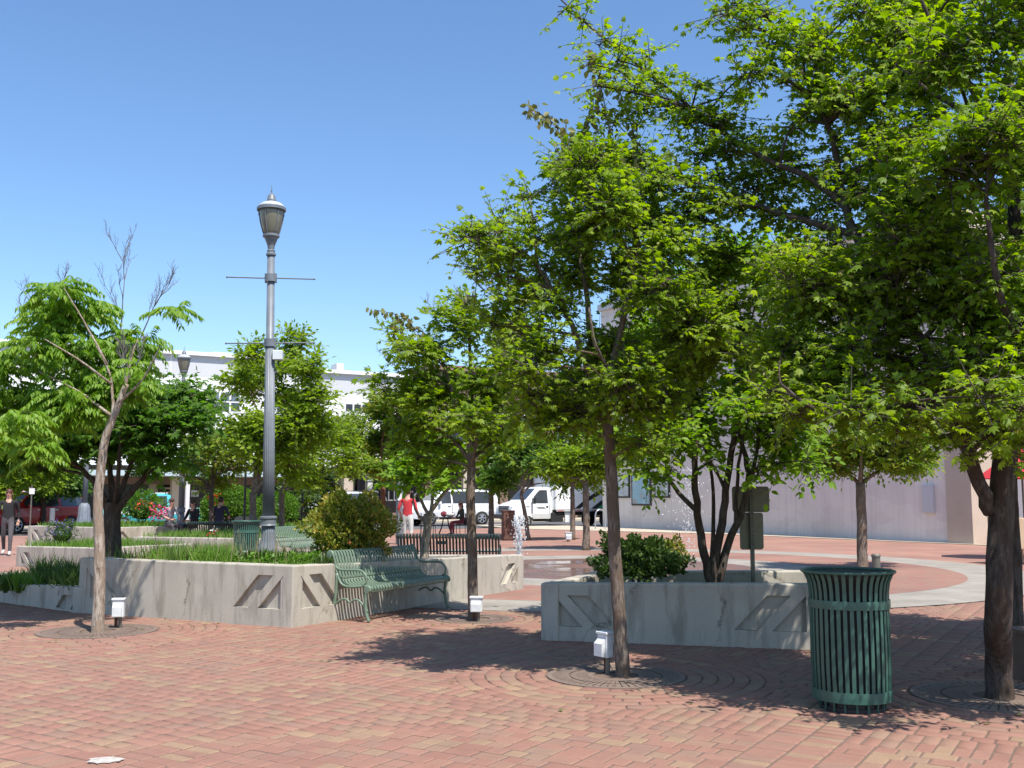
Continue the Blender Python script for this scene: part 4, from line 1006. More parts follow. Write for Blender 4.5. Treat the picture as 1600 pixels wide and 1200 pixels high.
# T2: dark multi-stem maple in the left planter with a dead top
d2 = 14.75; b2 = Vector((At(176, 872, d2).x, d2, .60))
def deadtop(root, B, rng):
    bare_twigs(root, B, [(At(185, 560, B.y), (.05, 0, 1), 1.45, .014), (At(120, 560, B.y), (-.35, 0, 1), 1.1, .012), (At(90, 550, B.y + .4), (-.5, 0, .9), 1.0, .012), (At(215, 540, B.y), (.5, 0, .9), 1.0, .012), (At(30, 560, B.y), (-.15, 0, 1), .7, .01)], 9, 'twig_grey', 'dead_branch')
tree('dark_maple_tree', 'dense dark multi-stemmed maple in the left planter, bare dead branches at its top', b2, [([b2 + Vector((0, 0, -.05))] + pxp([(176, 850), (175, 810), (176, 785)], d2), .125, .12)],
     [(pxp([(170, 800), (155, 765, -.1), (130, 735, -.2), (90, 700, -.3)], d2), .06, .02), (pxp([(176, 792), (172, 740, .1), (165, 680, .2)], d2), .06, .02), (pxp([(180, 792), (195, 750), (215, 690), (225, 620)], d2), .05, .02), (pxp([(182, 800), (205, 770, -.1), (235, 735, -.2), (270, 700, -.3)], d2), .06, .02), (pxp([(178, 792), (185, 740, -.4), (190, 650, -.6)], d2), .04, .02)],
     fill([(-120, 700), (-100, 640), (20, 640), (100, 630), (190, 630), (250, 612), (305, 618), (325, 645), (318, 690), (290, 720), (200, 730), (120, 730), (40, 725), (-60, 730)], 52, 40, d2, 1.3, 91, .7, .02)
     + px_clumps([(300, 618, 16), (318, 640, 14), (270, 612, 18), (240, 728, 18), (290, 722, 18), (60, 728, 18), (20, 730, 16)], d2, .6, 92),
     size=.09, per=120, mat='leaf_maple2', bark='bark_dark', seed=29, PK=1.6, extra=deadtop, length=.28)
# background trees
def far_tree(name, label, px, pybase, d, trunk_px, r, poly, mat, bark, seed, step=40, rad=30, spread=1.5, leaf='small', size=.13, per=55, lean=0, top=None, group=None, z0=0.0, layers=1, squash=.75):
    b = Vector((At(px, 800, d).x, d, z0)); ty = trunk_px; cx = sum(p[0] for p in poly) / len(poly)
    ymin = min(p[1] for p in poly)
    top_ = pxp([(px + lean, ty)], d)[0]
    lm = []
    for k in range(5):
        q = poly[(k * len(poly)) // 5]; lm.append((pxp([(px + lean, ty + 3), ((px + lean) * .5 + (cx + (q[0] - cx) * .3) * .5, ty * .6 + q[1] * .4), (cx + (q[0] - cx) * .6, ty * .3 + (q[1] * .8 + .2 * ty) * .7)], d), r * .5, r * .15))
    return tree(name, label, b, [([b + Vector((0, 0, -.05)), b.lerp(top_, .5) + Vector((.02, 0, 0)), top_], r, r * .75)], lm, fill(poly, step, rad, d, spread, seed, squash, .05, layers), leaf=leaf, size=size, per=per, mat=mat, bark=bark, seed=seed, length=.4, rb=.02, nleaf=8, flat=.75, group=group, PK=2.0)
far_tree('street_tree', 'tall light green tree directly behind the big lamp post', 395, 830, 27, 770, .11, [(375, 700), (372, 600), (365, 500), (385, 530), (440, 560), (470, 520), (495, 545), (505, 620), (510, 690), (470, 745), (400, 745)], 'leaf_maple', 'bark', 101, 44, 32, 1.6, z0=0, size=.14)
far_tree('street_tree', 'yellow and orange tinged tree left of the big lamp post', 330, 830, 31, 770, .09, [(255, 720), (270, 690), (330, 665), (380, 660), (400, 700), (370, 745), (300, 755), (265, 740)], 'leaf_autumn', 'bark_dark', 102, 36, 28, 1.5, size=.13)
far_tree('street_tree', 'light green tree right of the big lamp post, before the white building', 440, 830, 30, 765, .10, [(430, 730), (445, 670), (490, 650), (530, 670), (545, 705), (540, 745), (470, 755)], 'leaf_maple', 'bark', 103, 36, 28, 1.5, size=.13)
far_tree('street_tree', 'pale feathery tree with a reddish trunk in front of the gallery shop', 598, 825, 42, 740, .12, [(520, 720), (530, 680), (570, 650), (620, 600), (650, 620), (650, 700), (610, 745), (550, 735)], 'leaf_autumn', 'bark_red', 104, 32, 24, 2.0, size=.17, per=45)
far_tree('street_tree', 'straight young tree behind the seated woman', 767, 820, 40, 760, .12, [(730, 740), (740, 690), (770, 660), (820, 680), (830, 730), (790, 755)], 'leaf_maple2', 'bark', 105, 32, 26, 1.6, size=.16, per=50)
far_tree('street_tree', 'young tree with a leaning trunk in front of the box truck', 826, 843, 37, 770, .085, [(780, 745), (790, 690), (840, 670), (880, 690), (880, 740), (840, 755)], 'leaf_deep', 'bark', 106, 32, 26, 1.5, lean=-12, size=.15, per=55)
far_tree('street_tree', 'slim dark-trunked tree before the box of the truck', 894, 842, 37.5, 765, .10, [(860, 740), (865, 690), (900, 670), (930, 690), (935, 735), (900, 755)], 'leaf_maple2', 'bark', 107, 32, 26, 1.5, size=.15, per=55)
far_tree('street_tree', 'straight grey-trunked tree nearest the fountain ring', 915, 858, 30, 758, .11, [(860, 735), (870, 690), (910, 650), (960, 670), (965, 720), (930, 745), (890, 752)], 'leaf_maple', 'bark', 108, 34, 28, 1.4, size=.13, per=60)
far_tree('street_tree', 'dark conifer-like tree right of the big lamp post, behind the round bush', 468, 830, 38, 800, .10, [(455, 805), (450, 765), (470, 740), (500, 735), (520, 760), (515, 800), (490, 812)], 'leaf_box', 'bark_dark', 109, 26, 20, 1.0, size=.14, per=70)
far_tree('street_tree', 'leafy tree at the far left above the walking person', 20, 820, 44, 770, .12, [(-60, 770), (-50, 700), (0, 690), (60, 710), (90, 750), (60, 775), (0, 780)], 'leaf_maple', 'bark_dark', 110, 34, 28, 1.8, size=.18, per=45)
far_tree('street_tree', 'dark tree trunk in shade near the beige canopy pillar', 68, 815, 47, 770, .14, [(30, 770), (40, 720), (80, 700), (130, 720), (130, 760), (80, 772)], 'leaf_deep', 'bark_dark', 111, 32, 26, 1.8, size=.18, per=45)
far_tree('conifer_tree', 'distant conifer tip above the rooftops', 799, 790, 118, 640, .3, [(790, 640), (797, 545), (802, 545), (810, 640)], 'leaf_deep', 'bark_dark', 112, 14, 9, .5, size=.4, per=10)

# ---------------------------------------------------------------- tree grates
def grate(key, label, mat='iron'):
    g, r = GRATES[key]; root = tag(empty('tree_grate', (g.x, g.y, 0)), label, 'tree grate', 'round tree grates in the paving')
    MB().lathe([(r - .05, -.02), (r - .05, .005), (r, .005), (r, -.02)], 48, cap=False).build('outer_ring', M[mat], root)
    MB().lathe([(.20, -.02), (.20, .005), (.25, .005), (.25, -.02)], 32, cap=False).build('inner_ring', M[mat], root)
    mb = MB(); n = 54
    for k in range(n):
        q = 2 * PI * k / n; dq = .80 * PI / n
        for (ra, rb_) in ((.252, (r + .2) / 2 - .008), ((r + .2) / 2 + .008, r - .052)):
            mb.add([(ra * math.cos(q - dq), ra * math.sin(q - dq), .003), (rb_ * math.cos(q - dq), rb_ * math.sin(q - dq), .003), (rb_ * math.cos(q + dq), rb_ * math.sin(q + dq), .003), (ra * math.cos(q + dq), ra * math.sin(q + dq), .003)], [(0, 1, 2, 3)])
    tag(mb.build('bars', M[mat], root), None, None, None, 'stuff')
    MB().lathe([(.01, -.006), (.2, -.006)], 24, cap=False).build('mulch', M['redsoil'], root)
    MB().lathe([(.255, -.0085), (r - .055, -.0085)], 24, cap=False).build('underlay', M['redsoil'], root)
grate('t1', 'round iron grate at the foot of the leaning pale tree'); grate('t5', 'round iron grate at the foot of the maple by the bench')
grate('t7', 'round iron grate at the foot of the young maple, half in shadow'); grate('t10', 'round slotted grate at the foot of the large right-hand maple')

# ---------------------------------------------------------------- litter bins
def litter_bin(label, loc, first=None, rz=0.0):
    if first is not None:
        o = copy_tree(first); o.location = loc; o.rotation_euler.z = rz; o['label'] = label; return o
    root = tag(empty('litter_bin', loc, rz), label, 'litter bin', 'green slatted litter bins')
    prof = [(.278, .10), (.286, .35), (.286, .62), (.284, .78), (.287, .86), (.298, .925), (.318, .972), (.334, .992)]
    w, t = .0138, .006; mb = MB(); P = []
    for (r, z) in prof: P += [(r, -w, z), (r, w, z), (r - t, w, z), (r - t, -w, z)]
    m = len(prof); Fs = [(0, 3, 2, 1), (4 * m - 4, 4 * m - 3, 4 * m - 2, 4 * m - 1)] + [(4 * i + k, 4 * i + (k + 1) % 4, 4 * i + 4 + (k + 1) % 4, 4 * i + 4 + k) for i in range(m - 1) for k in range(4)]
    mb.add(P, Fs); me = mb.mesh('slat'); me.materials.append(M['green_paint'])
    n = 38
    for k in range(n): share('slat', me, root, (0, 0, 0), (0, 0, 2 * PI * k / n))
    def band(r0, z0, z1, nm): MB().lathe([(r0 - .012, z0), (r0, z0), (r0 + .001, (z0 + z1) / 2), (r0, z1), (r0 - .012, z1)], 64, cap=False).build(nm, M['green_paint'], root, smooth=False)
    band(.2935, .735, .795, 'upper_band'); band(.287, .075, .15, 'lower_band')
    MB().tube([(.333 * math.cos(2 * PI * k / 64), .333 * math.sin(2 * PI * k / 64), .998) for k in range(65)], .011, 8, cap=False).build('rim', M['green_paint'], root, smooth=True)
    MB().lathe([(.255, .09), (.262, .5), (.262, .90), (.30, .955), (.305, .96), (.27, .94), (.25, .9), (.24, .2)], 40, cap=False).build('liner', M['liner'], root, smooth=True)
    MB().lathe([(.322, .988), (.30, .955), (.05, .93)], 40).build('liner_mouth', M['liner'], root)
    MB().lathe([(.235, .0), (.235, .03), (.22, .03), (.22, .10)], 40).build('base', M['black'], root)
    for k in range(18):
        q = 2 * PI * k / 18; mb = MB(); mb.box((.232 * math.cos(q), .232 * math.sin(q), .05), (.012, .016, .095), q); mb.build('foot_peg', M['green_paint'], root)
    return root
pb_ = G(1332, 1106); bin0 = litter_bin('large green slatted litter bin standing in front beside the dappled planter', (pb_.x, pb_.y, 0))
litter_bin('far green litter bin seen past the left side of the big lamp post', (At(386, 800, 23.5).x, 23.5, 0), bin0, 1.0)

# ---------------------------------------------------------------- benches
BP = [(.345, .775), (.372, .80), (.372, .838), (.345, .862), (.312, .852), (.29, .81), (.262, .72), (.235, .62), (.205, .53), (.16, .462), (.09, .432), (-.02, .428), (-.13, .437), (-.215, .447), (-.262, .438), (-.285, .41), (-.278, .378), (-.25, .366)]
def bench(label, loc, rz, first=None, L=1.83, mat='bench_green', group='curved slat benches'):
    """local x along the bench, +y is behind the sitter"""
    if first is not None:
        o = copy_tree(first); o.location = loc; o.rotation_euler.z = rz; o['label'] = label
        if mat != 'bench_green':
            done = {}
            for ch in o.children:
                if ch.data.name not in done:
                    m2 = ch.data.copy(); m2.materials.clear(); m2.materials.append(M[mat]); done[ch.data.name] = m2
                ch.data = done[ch.data.name]
        return o
    root = tag(empty('park_bench', loc, rz), label, 'bench', group)
    mb = MB(); P = []; w = .019; n = len(BP); th = .006
    for i in range(n):
        a, b = BP[max(i - 1, 0)], BP[min(i + 1, n - 1)]; tx, tz = b[0] - a[0], b[1] - a[1]; L_ = math.hypot(tx, tz); nx, nz = tz / L_, -tx / L_
        y, z = BP[i]
        P += [(-w, y, z), (w, y, z), (w, y + nx * th, z + nz * th), (-w, y + nx * th, z + nz * th)]
    Fs = [(0, 1, 2, 3), (4 * n - 1, 4 * n - 2, 4 * n - 3, 4 * n - 4)] + [(4 * i + (k + 1) % 4, 4 * i + k, 4 * i + 4 + k, 4 * i + 4 + (k + 1) % 4) for i in range(n - 1) for k in range(4)]
    mb.add(P, Fs); me = mb.mesh('slat'); me.materials.append(M[mat])
    N_ = 30; pitch = (L - .07) / N_
    for k in range(N_): share('slat', me, root, (-L / 2 + .035 + pitch * (k + .5), 0, 0))
    for (y, z) in ((.318, .80), (.20, .535), (-.02, .418), (-.235, .415)):
        mb = MB(); mb.box((0, y, z), (L - .05, .035, .02)); mb.build('cross_rail', M[mat], root)
    for sx in (-1, 1):
        x = sx * (L / 2 - .012)
        fr = MB(); prof = smooth_path([(x, y, z) for (y, z) in BP[1:-1]], 2); fr.tube(prof, .017, 6); fr.build('end_frame', M[mat], root, smooth=True)
        for (yy, zz, rr) in ((.345, .818, .045), (-.245, .405, .045)):
            q = MB(); q.v = []; pr = [(.006, -.022), (rr, -.02), (rr, .02), (.006, .022)]
            P = []; nn = 14
            for (r, zq) in pr:
                for k in range(nn): P.append((x + zq, yy + r * math.cos(2 * PI * k / nn), zz + r * math.sin(2 * PI * k / nn)))
            q.add(P, [(i * nn + k, i * nn + (k + 1) % nn, (i + 1) * nn + (k + 1) % nn, (i + 1) * nn + k) for i in range(3) for k in range(nn)] + [tuple(range(nn)), tuple(range(4 * nn - 1, 3 * nn - 1, -1))])
            q.build('rosette', M[mat], root)
        lg = MB(); lg.tube(smooth_path([(x, .225, .59), (x, .235, .42), (x, .255, .25), (x, .30, .08), (x, .345, .012)], 3), .022, 6); lg.build('leg', M[mat], root, smooth=True)
        lg = MB(); lg.tube(smooth_path([(x, -.23, .40), (x, -.215, .25), (x, -.235, .10), (x, -.275, .012)], 3), .022, 6); lg.build('leg', M[mat], root, smooth=True)
        ar = MB(); ar.tube(smooth_path([(x, .30, .17), (x, .24, .21), (x, .16, .262), (x, .08, .275), (x, .015, .235), (x, -.05, .275), (x, -.12, .262), (x, -.20, .20), (x, -.25, .13)], 3), .014, 6); ar.build('brace_arch', M[mat], root, smooth=True)
        am = MB(); am.tube(smooth_path([(x, .255, .68), (x, .21, .645), (x, .12, .632), (x, -.08, .638), (x, -.17, .62), (x, -.225, .555), (x, -.215, .48), (x, -.17, .452)], 3), .015, 6); am.build('armrest', M[mat], root, smooth=True)
    mb = MB(); mb.box((.12, .30, .70), (.22, .012, .06)); mb.build('plaque', M['black'], root)
    return root
fl, fr_ = G(579, 973), G(698, 951); mid = (fl + fr_) / 2; dirv = (fr_ - fl); rzb = math.atan2(dirv.y, dirv.x)
back = Vector((-math.sin(rzb), math.cos(rzb), 0)); cb = mid + back * .27
bench0 = bench('green slatted bench against the left planter, its right half in shade', (cb.x, cb.y, 0), rzb, L=max(1.7, min(1.95, dirv.length + .1)))
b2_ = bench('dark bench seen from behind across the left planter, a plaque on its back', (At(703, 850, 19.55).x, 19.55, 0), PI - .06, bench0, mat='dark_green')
bench('green bench seen end-on beyond the big lamp post, behind the red-tipped bush', (-4.72, 24.3, 0), rzb, bench0)
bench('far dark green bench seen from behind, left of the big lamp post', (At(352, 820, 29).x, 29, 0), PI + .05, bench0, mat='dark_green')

# ---------------------------------------------------------------- lamp posts
def lamp_post(label, loc, first=None, rz=0.0, top_box=True):
    if first is not None:
        o = copy_tree(first); o.location = loc; o.rotation_euler.z = rz; o['label'] = label; return o
    root = tag(empty('lamp_post', loc, rz), label, 'street lamp', 'grey fluted lamp posts')
    flute = lambda n, k: (lambda q: 1 - k * (0.5 + .5 * math.cos(n * q)) ** 2)
    MB().lathe([(.225, 0), (.225, .035), (.205, .05)], 40).build('plinth', M['lamp_grey'], root)
    MB().lathe([(.205, .05), (.185, .09), (.15, .17), (.118, .28), (.104, .40), (.10, .50)], 96, mod=flute(16, .13)).build('base', M['lamp_grey'], root, smooth=True)
    MB().lathe([(.105, .50), (.13, .51), (.118, .535), (.118, .60), (.132, .62), (.132, .645), (.10, .655)], 40).build('collar', M['lamp_grey'], root)
    MB().lathe([(.092, .655), (.088, 1.5), (.072, 3.32)], 96, mod=flute(16, .10)).build('fluted_shaft', M['lamp_grey'], root, smooth=True)
    MB().lathe([(.078, 3.32), (.078, 3.36), (.064, 3.37), (.058, 4.72)], 32).build('upper_shaft', M['lamp_grey'], root, smooth=True)
    MB().lathe([(.075, 4.72), (.078, 4.745), (.06, 4.765), (.064, 4.80), (.05, 4.815), (.058, 4.88), (.085, 4.95), (.105, 5.0), (.13, 5.02), (.13, 5.055), (.10, 5.065)], 36).build('capital', M['lamp_grey'], root, smooth=False)
    for z in (3.33, 4.36):
        MB().lathe([(.082, z - .06), (.088, z - .06), (.088, z + .06), (.082, z + .06)], 20, cap=False).build('bracket', M['lamp_grey'], root)
        for sx in (-1, 1):
            mb = MB(); mb.tube([(sx * .07, 0, z), (sx * .68, 0, z - (.0 if z < 4 else sx * .02))], .0115, 8); mb.ball((sx * .68, 0, z - (.0 if z < 4 else sx * .02)), .017); mb.build('banner_arm', M['lamp_grey'], root)
            mb = MB(); mb.box((sx * .075, 0, z), (.03, .07, .15)); mb.build('clamp', M['lamp_grey'], root, bevel=.006)
    MB().lathe([(.105, 5.06), (.125, 5.10), (.165, 5.26), (.187, 5.40), (.192, 5.46)], 32).build('lantern_glass', M['lamp_glass'], root, smooth=True)
    for k in range(6):
        q = PI * k / 3 + .2; mb = MB(); mb.tube([(r * math.cos(q), r * math.sin(q), z) for r, z in ((.112, 5.06), (.132, 5.10), (.172, 5.26), (.196, 5.42))], .008, 6); 
        mb.tube([(.196 * math.cos(q + s), .196 * math.sin(q + s), z) for s, z in ((0, 5.36), (.1, 5.44))], .006, 5); mb.build('lantern_rib', M['lamp_grey'], root)
    rf = MB().lathe([(.192, 5.44), (.226, 5.445), (.226, 5.485), (.21, 5.49)], 36, cap=False).build('lantern_rim', M['lamp_grey'], root)
    MB().lathe([(.214, 5.488), (.20, 5.52), (.15, 5.56), (.085, 5.585)], 36).build('lantern_roof', M['lamp_white'], root, smooth=True)
    MB().lathe([(.086, 5.585), (.07, 5.62), (.06, 5.68), (.035, 5.715), (.012, 5.725)], 28).build('cowl', M['lamp_grey'], root, smooth=True)
    mb = MB(); mb.tube([(0, 0, 5.72), (0, 0, 5.86)], [.008, .004], 6); mb.ball((0, 0, 5.77), .013); mb.build('finial', M['lamp_grey'], root)
    if top_box:
        mb = MB(); mb.box((.13, -.05, 3.13), (.15, .12, .15)); mb.build('sensor_box', M['white_box'], root, bevel=.01)
    return root
dl = 15.8; lp = At(419, 862, dl)
lamp0 = lamp_post('tall grey fluted lamp post in the left planter, bare banner arms on it', (lp.x, dl, .60))
lamp0.rotation_euler = (0, math.radians(-.9), .05)
mb = MB(); mb.prism([(-.3, -.3), (.3, -.3), (.3, .3), (-.3, .3)], -.3, -.002); mb.build('footing', M['paleconcrete'], lamp0)
lamp_post('farther grey lamp post rising above the dark maple at the left', (At(287, 700, 33).x, 33, .55), lamp0, .3)
# broad pole base at the street corner
pl = G(130, 832); tp = tag(empty('signal_pole', (pl.x, pl.y, 0)), 'broad fluted blue-grey pole base at the street corner, far left', 'pole')
fl16 = lambda q: 1 - .07 * (0.5 + .5 * math.cos(12 * q)) ** 2
MB().lathe([(.42, 0), (.42, .22), (.36, .24), (.36, .30)], 8).build('plinth', M['lamp_base'], tp)
MB().lathe([(.34, .30), (.31, .45), (.26, .75), (.245, 1.05), (.20, 1.2), (.12, 1.28)], 96, mod=fl16).build('base', M['lamp_base'], tp, smooth=True)
MB().lathe([(.12, 1.28), (.11, 3.0), (.09, 5.2), (.05, 5.3)], 24).build('shaft', M['lamp_grey'], tp, smooth=True)

# ---------------------------------------------------------------- white utility boxes on short posts
def ubox(label, p, rz, w=.135, h=.20, dpt=.085, zc=.225, mat='white_box', post=True):
    root = tag(empty('utility_box', p, rz), label, 'utility box', 'small utility boxes by the trees')
    MB().box((0, 0, zc), (w, dpt, h)).build('body', M[mat], root, bevel=.008)
    MB().box((0, -.004, zc + h / 2 + .012), (w * 1.12, dpt * 1.2, .024)).build('lid', M[mat], root, bevel=.006)
    mb = MB(); mb.add([(-w * .36, -dpt / 2 - .002, zc + h * .34), (w * .36, -dpt / 2 - .002, zc + h * .34), (w * .40, -dpt / 2 - .05, zc + h * .12), (-w * .40, -dpt / 2 - .05, zc + h * .12), (w * .40, -dpt / 2 - .05, zc - h * .42), (-w * .40, -dpt / 2 - .05, zc - h * .42), (-w * .36, -dpt / 2 - .002, zc - h * .46), (w * .36, -dpt / 2 - .002, zc - h * .46)],
                      [(0, 1, 2, 3), (3, 2, 4, 5), (5, 4, 7, 6), (0, 3, 5, 6), (1, 7, 4, 2)]); mb.build('cover', M[mat], root)
    if post:
        mb = MB(); mb.tube([(0.02, .01, -.02), (0.02, .01, zc - h / 2 + .01)], .022, 8); mb.build('conduit', M['post_steel'], root)
        mb = MB(); mb.box((-.03, .035, zc - h / 2 - .04), (.035, .02, .30)); mb.build('stake', M['rust'], root)
    return root
g1 = G(184, 981); ubox('white utility box beside the leaning pale tree', g1, .15)
g5 = G(745, 969); ubox('white utility box in front of the maple by the bench', Vector((g5.x, g5.y - .12, 0)), -.1, .15, .17, .09, .20)
g7 = G(946, 1052); ubox('tilted pale utility box beside the young maple in front', g7, -.9, .125, .20, .08, .24)
ubox('small grey box at the foot of a tree before the box truck', Vector((At(888, 830, 36).x, 36, 0)), .1, .22, .24, .15, .18, 'lamp_white')
ubox('pale green equipment box in the grass at the lamp foot', Vector((At(380, 866, 14.4).x, 14.4, .62)), .2, .15, .13, .12, .09, 'lamp_white', False)
pbol = G(1370, 888); r_ = tag(empty('bollard', (At(1369, 880, 20.5).x, 20.5, 0)), 'short green-grey bollard beside the umbrella tree', 'bollard')
MB().lathe([(.08, 0), (.08, .36), (.09, .365), (.09, .40), (.075, .42)], 20).build('post', M['post_steel'], r_); MB().lathe([(.11, 0), (.11, .03)], 20).build('base_plate', M['post_steel'], r_)

# ---------------------------------------------------------------- sign seen from behind
ds = 12.95; sg = tag(empty('sign_post', (At(1176, 880, ds).x, ds, .42), 0.05), 'two grey sign plates seen from behind on a perforated post in the right planter', 'sign')
def plate(x0, x1, y0, y1, yo):
    a, b = At(x0, y0, ds), At(x1, y1, ds); w, h = b.x - a.x, a.z - b.z; mb = MB(); r = .035
    pts = []
    for (cx, cz, s) in ((w / 2 - r, h / 2 - r, 0), (-w / 2 + r, h / 2 - r, 1), (-w / 2 + r, -h / 2 + r, 2), (w / 2 - r, -h / 2 + r, 3)):
        for k in range(5): q = PI / 2 * (s + k / 4); pts.append((cx + r * math.cos(q), cz + r * math.sin(q)))
    mb.side(pts, -.002, .002); o = mb.build('plate', M['sign_back'], sg); o.location = ((a.x + b.x) / 2 - sg.location.x, yo, (a.z + b.z) / 2 - .42)
    for (bx, bz) in ((w * .38, h * .3), (-w * .38, h * .3)):
        q = MB(); q.ball((bx, -.004, bz), .008, 8, 4); q.build('bolt', M['rim'], o)
plate(1144, 1204, 760, 800, .03); plate(1156, 1195, 801, 859, .034)
hp = At(1176, 758, ds).z - .42
mb = MB(); mb.box((0, 0, hp / 2), (.045, .045, hp)); po = mb.build('post', M['post_steel'], sg)
for k in range(14):
    q = MB(); q.box((0, -.0235, hp - .08 - k * .055), (.014, .003, .014)); q.build('hole', M['black'], po)
q = MB(); q.box((.02, .0, At(1176, 799, ds).z - .42), (.36, .02, .02)); q.build('cross_bar', M['post_steel'], sg)

# ---------------------------------------------------------------- shrubs, grass and flowers
def shrub(name, label, c, r, mat, size, n, seed, leaf='small', z0=None, kind='shrub', rough=.18):
    rng = np.random.default_rng(seed); z0 = c[2] - r[2] * .85 if z0 is None else z0
    root = tag(empty(name, (c[0], c[1], z0)), label, kind)
    q = unit(rng.normal(size=(n, 3))); q[:, 2] = np.where(q[:, 2] < -.55, -q[:, 2], q[:, 2])
    lob = 1 + rough * (np.sin(q[:, 0] * 5 + seed) * np.sin(q[:, 1] * 4.3 + 1.3 * seed) + .7 * np.sin(q[:, 2] * 6.1 + q[:, 0] * 3.2 + seed) + .5 * np.sin(q[:, 0] * 13 + q[:, 2] * 11))
    s = (lob * (.66 + .36 * rng.random(n) ** .6))[:, None]
    P = np.array(c) + q * np.array(r) * s; keep = P[:, 2] > z0 + .01; P, q = P[keep], q[keep]
    D = q * .8 + rng.normal(size=P.shape) * .55 + np.array([0, 0, .35]); NR = rng.normal(size=P.shape) * .6 + q * .5 + np.array([0, 0, .5])
    off = np.array([c[0], c[1], z0])
    o = link_mesh('foliage', leaves_mesh('f', leaf, P - off, D, NR, size * (.6 + .8 * rng.random(len(P)))), M[mat], root); tag(o, None, None, None, 'stuff')
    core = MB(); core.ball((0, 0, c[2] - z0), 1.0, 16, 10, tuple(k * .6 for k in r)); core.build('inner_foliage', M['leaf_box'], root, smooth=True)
    mb = MB()
    for k in range(7):
        a = 2 * PI * k / 7; mb.tube([(.04 * math.cos(a), .04 * math.sin(a), -.05), (r[0] * .4 * math.cos(a), r[1] * .4 * math.sin(a), (c[2] - z0) * .9)], [.014, .006], 5)
    mb.build('stems', M['twig'], root)
    return root
db = 14.35
pA = At(550, 826, db); shrub('red_tipped_bush', 'rounded yellow-green bush with red tips behind the green bench', (pA.x, db, pA.z - .10), (.55, .48, .48), 'leaf_barberry', .048, 9000, 3, 'ovate', rough=.27)
pA = At(528, 795, db + .3); shrub('red_tipped_bush', 'upright bronze shoots at the back left of the red-tipped bush', (pA.x, db + .35, pA.z - .1), (.3, .25, .3), 'leaf_barberry', .05, 1600, 4, 'ovate')
db = 11.95
pA = At(1000, 880, db); shrub('dark_bush', 'dark green bush in the dappled right planter', (pA.x, db, pA.z), (.48, .42, .29), 'leaf_box', .042, 6500, 5, 'ovate', rough=.28)
pA = At(1050, 868, db + .2); shrub('dark_bush', 'thin-leaved purple-tinged bush at the right side of the dark bush', (pA.x, db + .25, pA.z), (.2, .2, .2), 'leaf_barberry', .035, 700, 6, 'ovate')
pA = At(355, 790, 34.2); shrub('round_shrub', 'clipped bright green ball-shaped shrub behind the far bench', (pA.x, 34.6, pA.z - .02), (.88, .85, .66), 'leaf_round', .075, 6500, 7, rough=.03)
pA = At(412, 795, 34.2); shrub('round_shrub', 'smaller bright shrub showing just right of the big lamp post', (pA.x, 36.0, pA.z - .05), (.8, .7, .6), 'leaf_round', .075, 3500, 8, rough=.05)
pA = At(222, 796, 33.8); shrub('rose_bush', 'rose bush with red blooms in the far planter before the turquoise pickup', (pA.x, 33.8, pA.z), (.75, .6, .55), 'leaf_maple2', .07, 2200, 9, 'ovate')
pA = At(300, 800, 35.0); shrub('rose_bush', 'orange-flowered bush behind the seated man in navy', (At(335, 800, 34.6).x, 34.5, .9), (.6, .5, .5), 'leaf_maple2', .07, 1800, 10, 'ovate')
def flower_head(label, p, mat, n, r, stem=.5, size=.05, name='flower'):
    rng = np.random.default_rng(int(abs(p[0] * 100)) + n); root = tag(empty(name, (p[0], p[1], p[2] - stem)), label, 'flower')
    P = rng.normal(size=(n, 3)) * r * np.array([1, 1, .7]); D = unit(P) + rng.normal(size=P.shape) * .3
    o = link_mesh('petals', leaves_mesh('p', 'ovate', P + np.array([0, 0, stem]), D, rng.normal(size=P.shape), np.full(n, size)), M[mat], root); tag(o, None, None, None, 'stuff')
    mb = MB(); mb.tube([(0, 0, 0), (.01, 0, stem * .5), (0, 0, stem)], .008, 5); mb.build('stem', M['daylily'], root)
flower_head('magenta flower cluster left of the seated man in pale grey', At(247, 801, 30.5), 'p_pink', 90, .12, .7, .08)
flower_head('orange-red flower cluster above the head of the man in navy', At(337, 780, 34.0), 'p_orange', 70, .10, .8, .09)
flower_head('pink-red bloom high on the bush behind the seated people', At(338, 772, 34.6), 'p_red', 26, .1, .8, .07)
for i, (x, y) in enumerate([(221, 784), (232, 787), (215, 792), (240, 792)]):
    flower_head(['topmost red rose of the far rose bush', 'red rose at the upper right of the far rose bush', 'red rose at the left of the far rose bush', 'red rose low on the right of the far rose bush'][i], At(x, y, 33.2), 'p_orange', 10, .05, .4, .07, 'rose')
for i, (x, y, m_, l_) in enumerate([(338, 832, 'p_red', 'red flower in the grass left of the far litter bin'), (335, 828, 'p_white', 'white flower in the grass left of the far litter bin'), (325, 834, 'p_red', 'dull red bloom in the middle planter'), (290, 866, 'p_yellow', 'yellow flower in the long grass at the planter edge'), (258, 879, 'p_yellow', 'small yellow flower on the planter rim, left')]):
    flower_head(l_, At(x, y, 24.5 if y < 850 else 13.9), m_, 8, .025 if y < 850 else .012, .18, .05 if y < 850 else .03, 'small_flower')

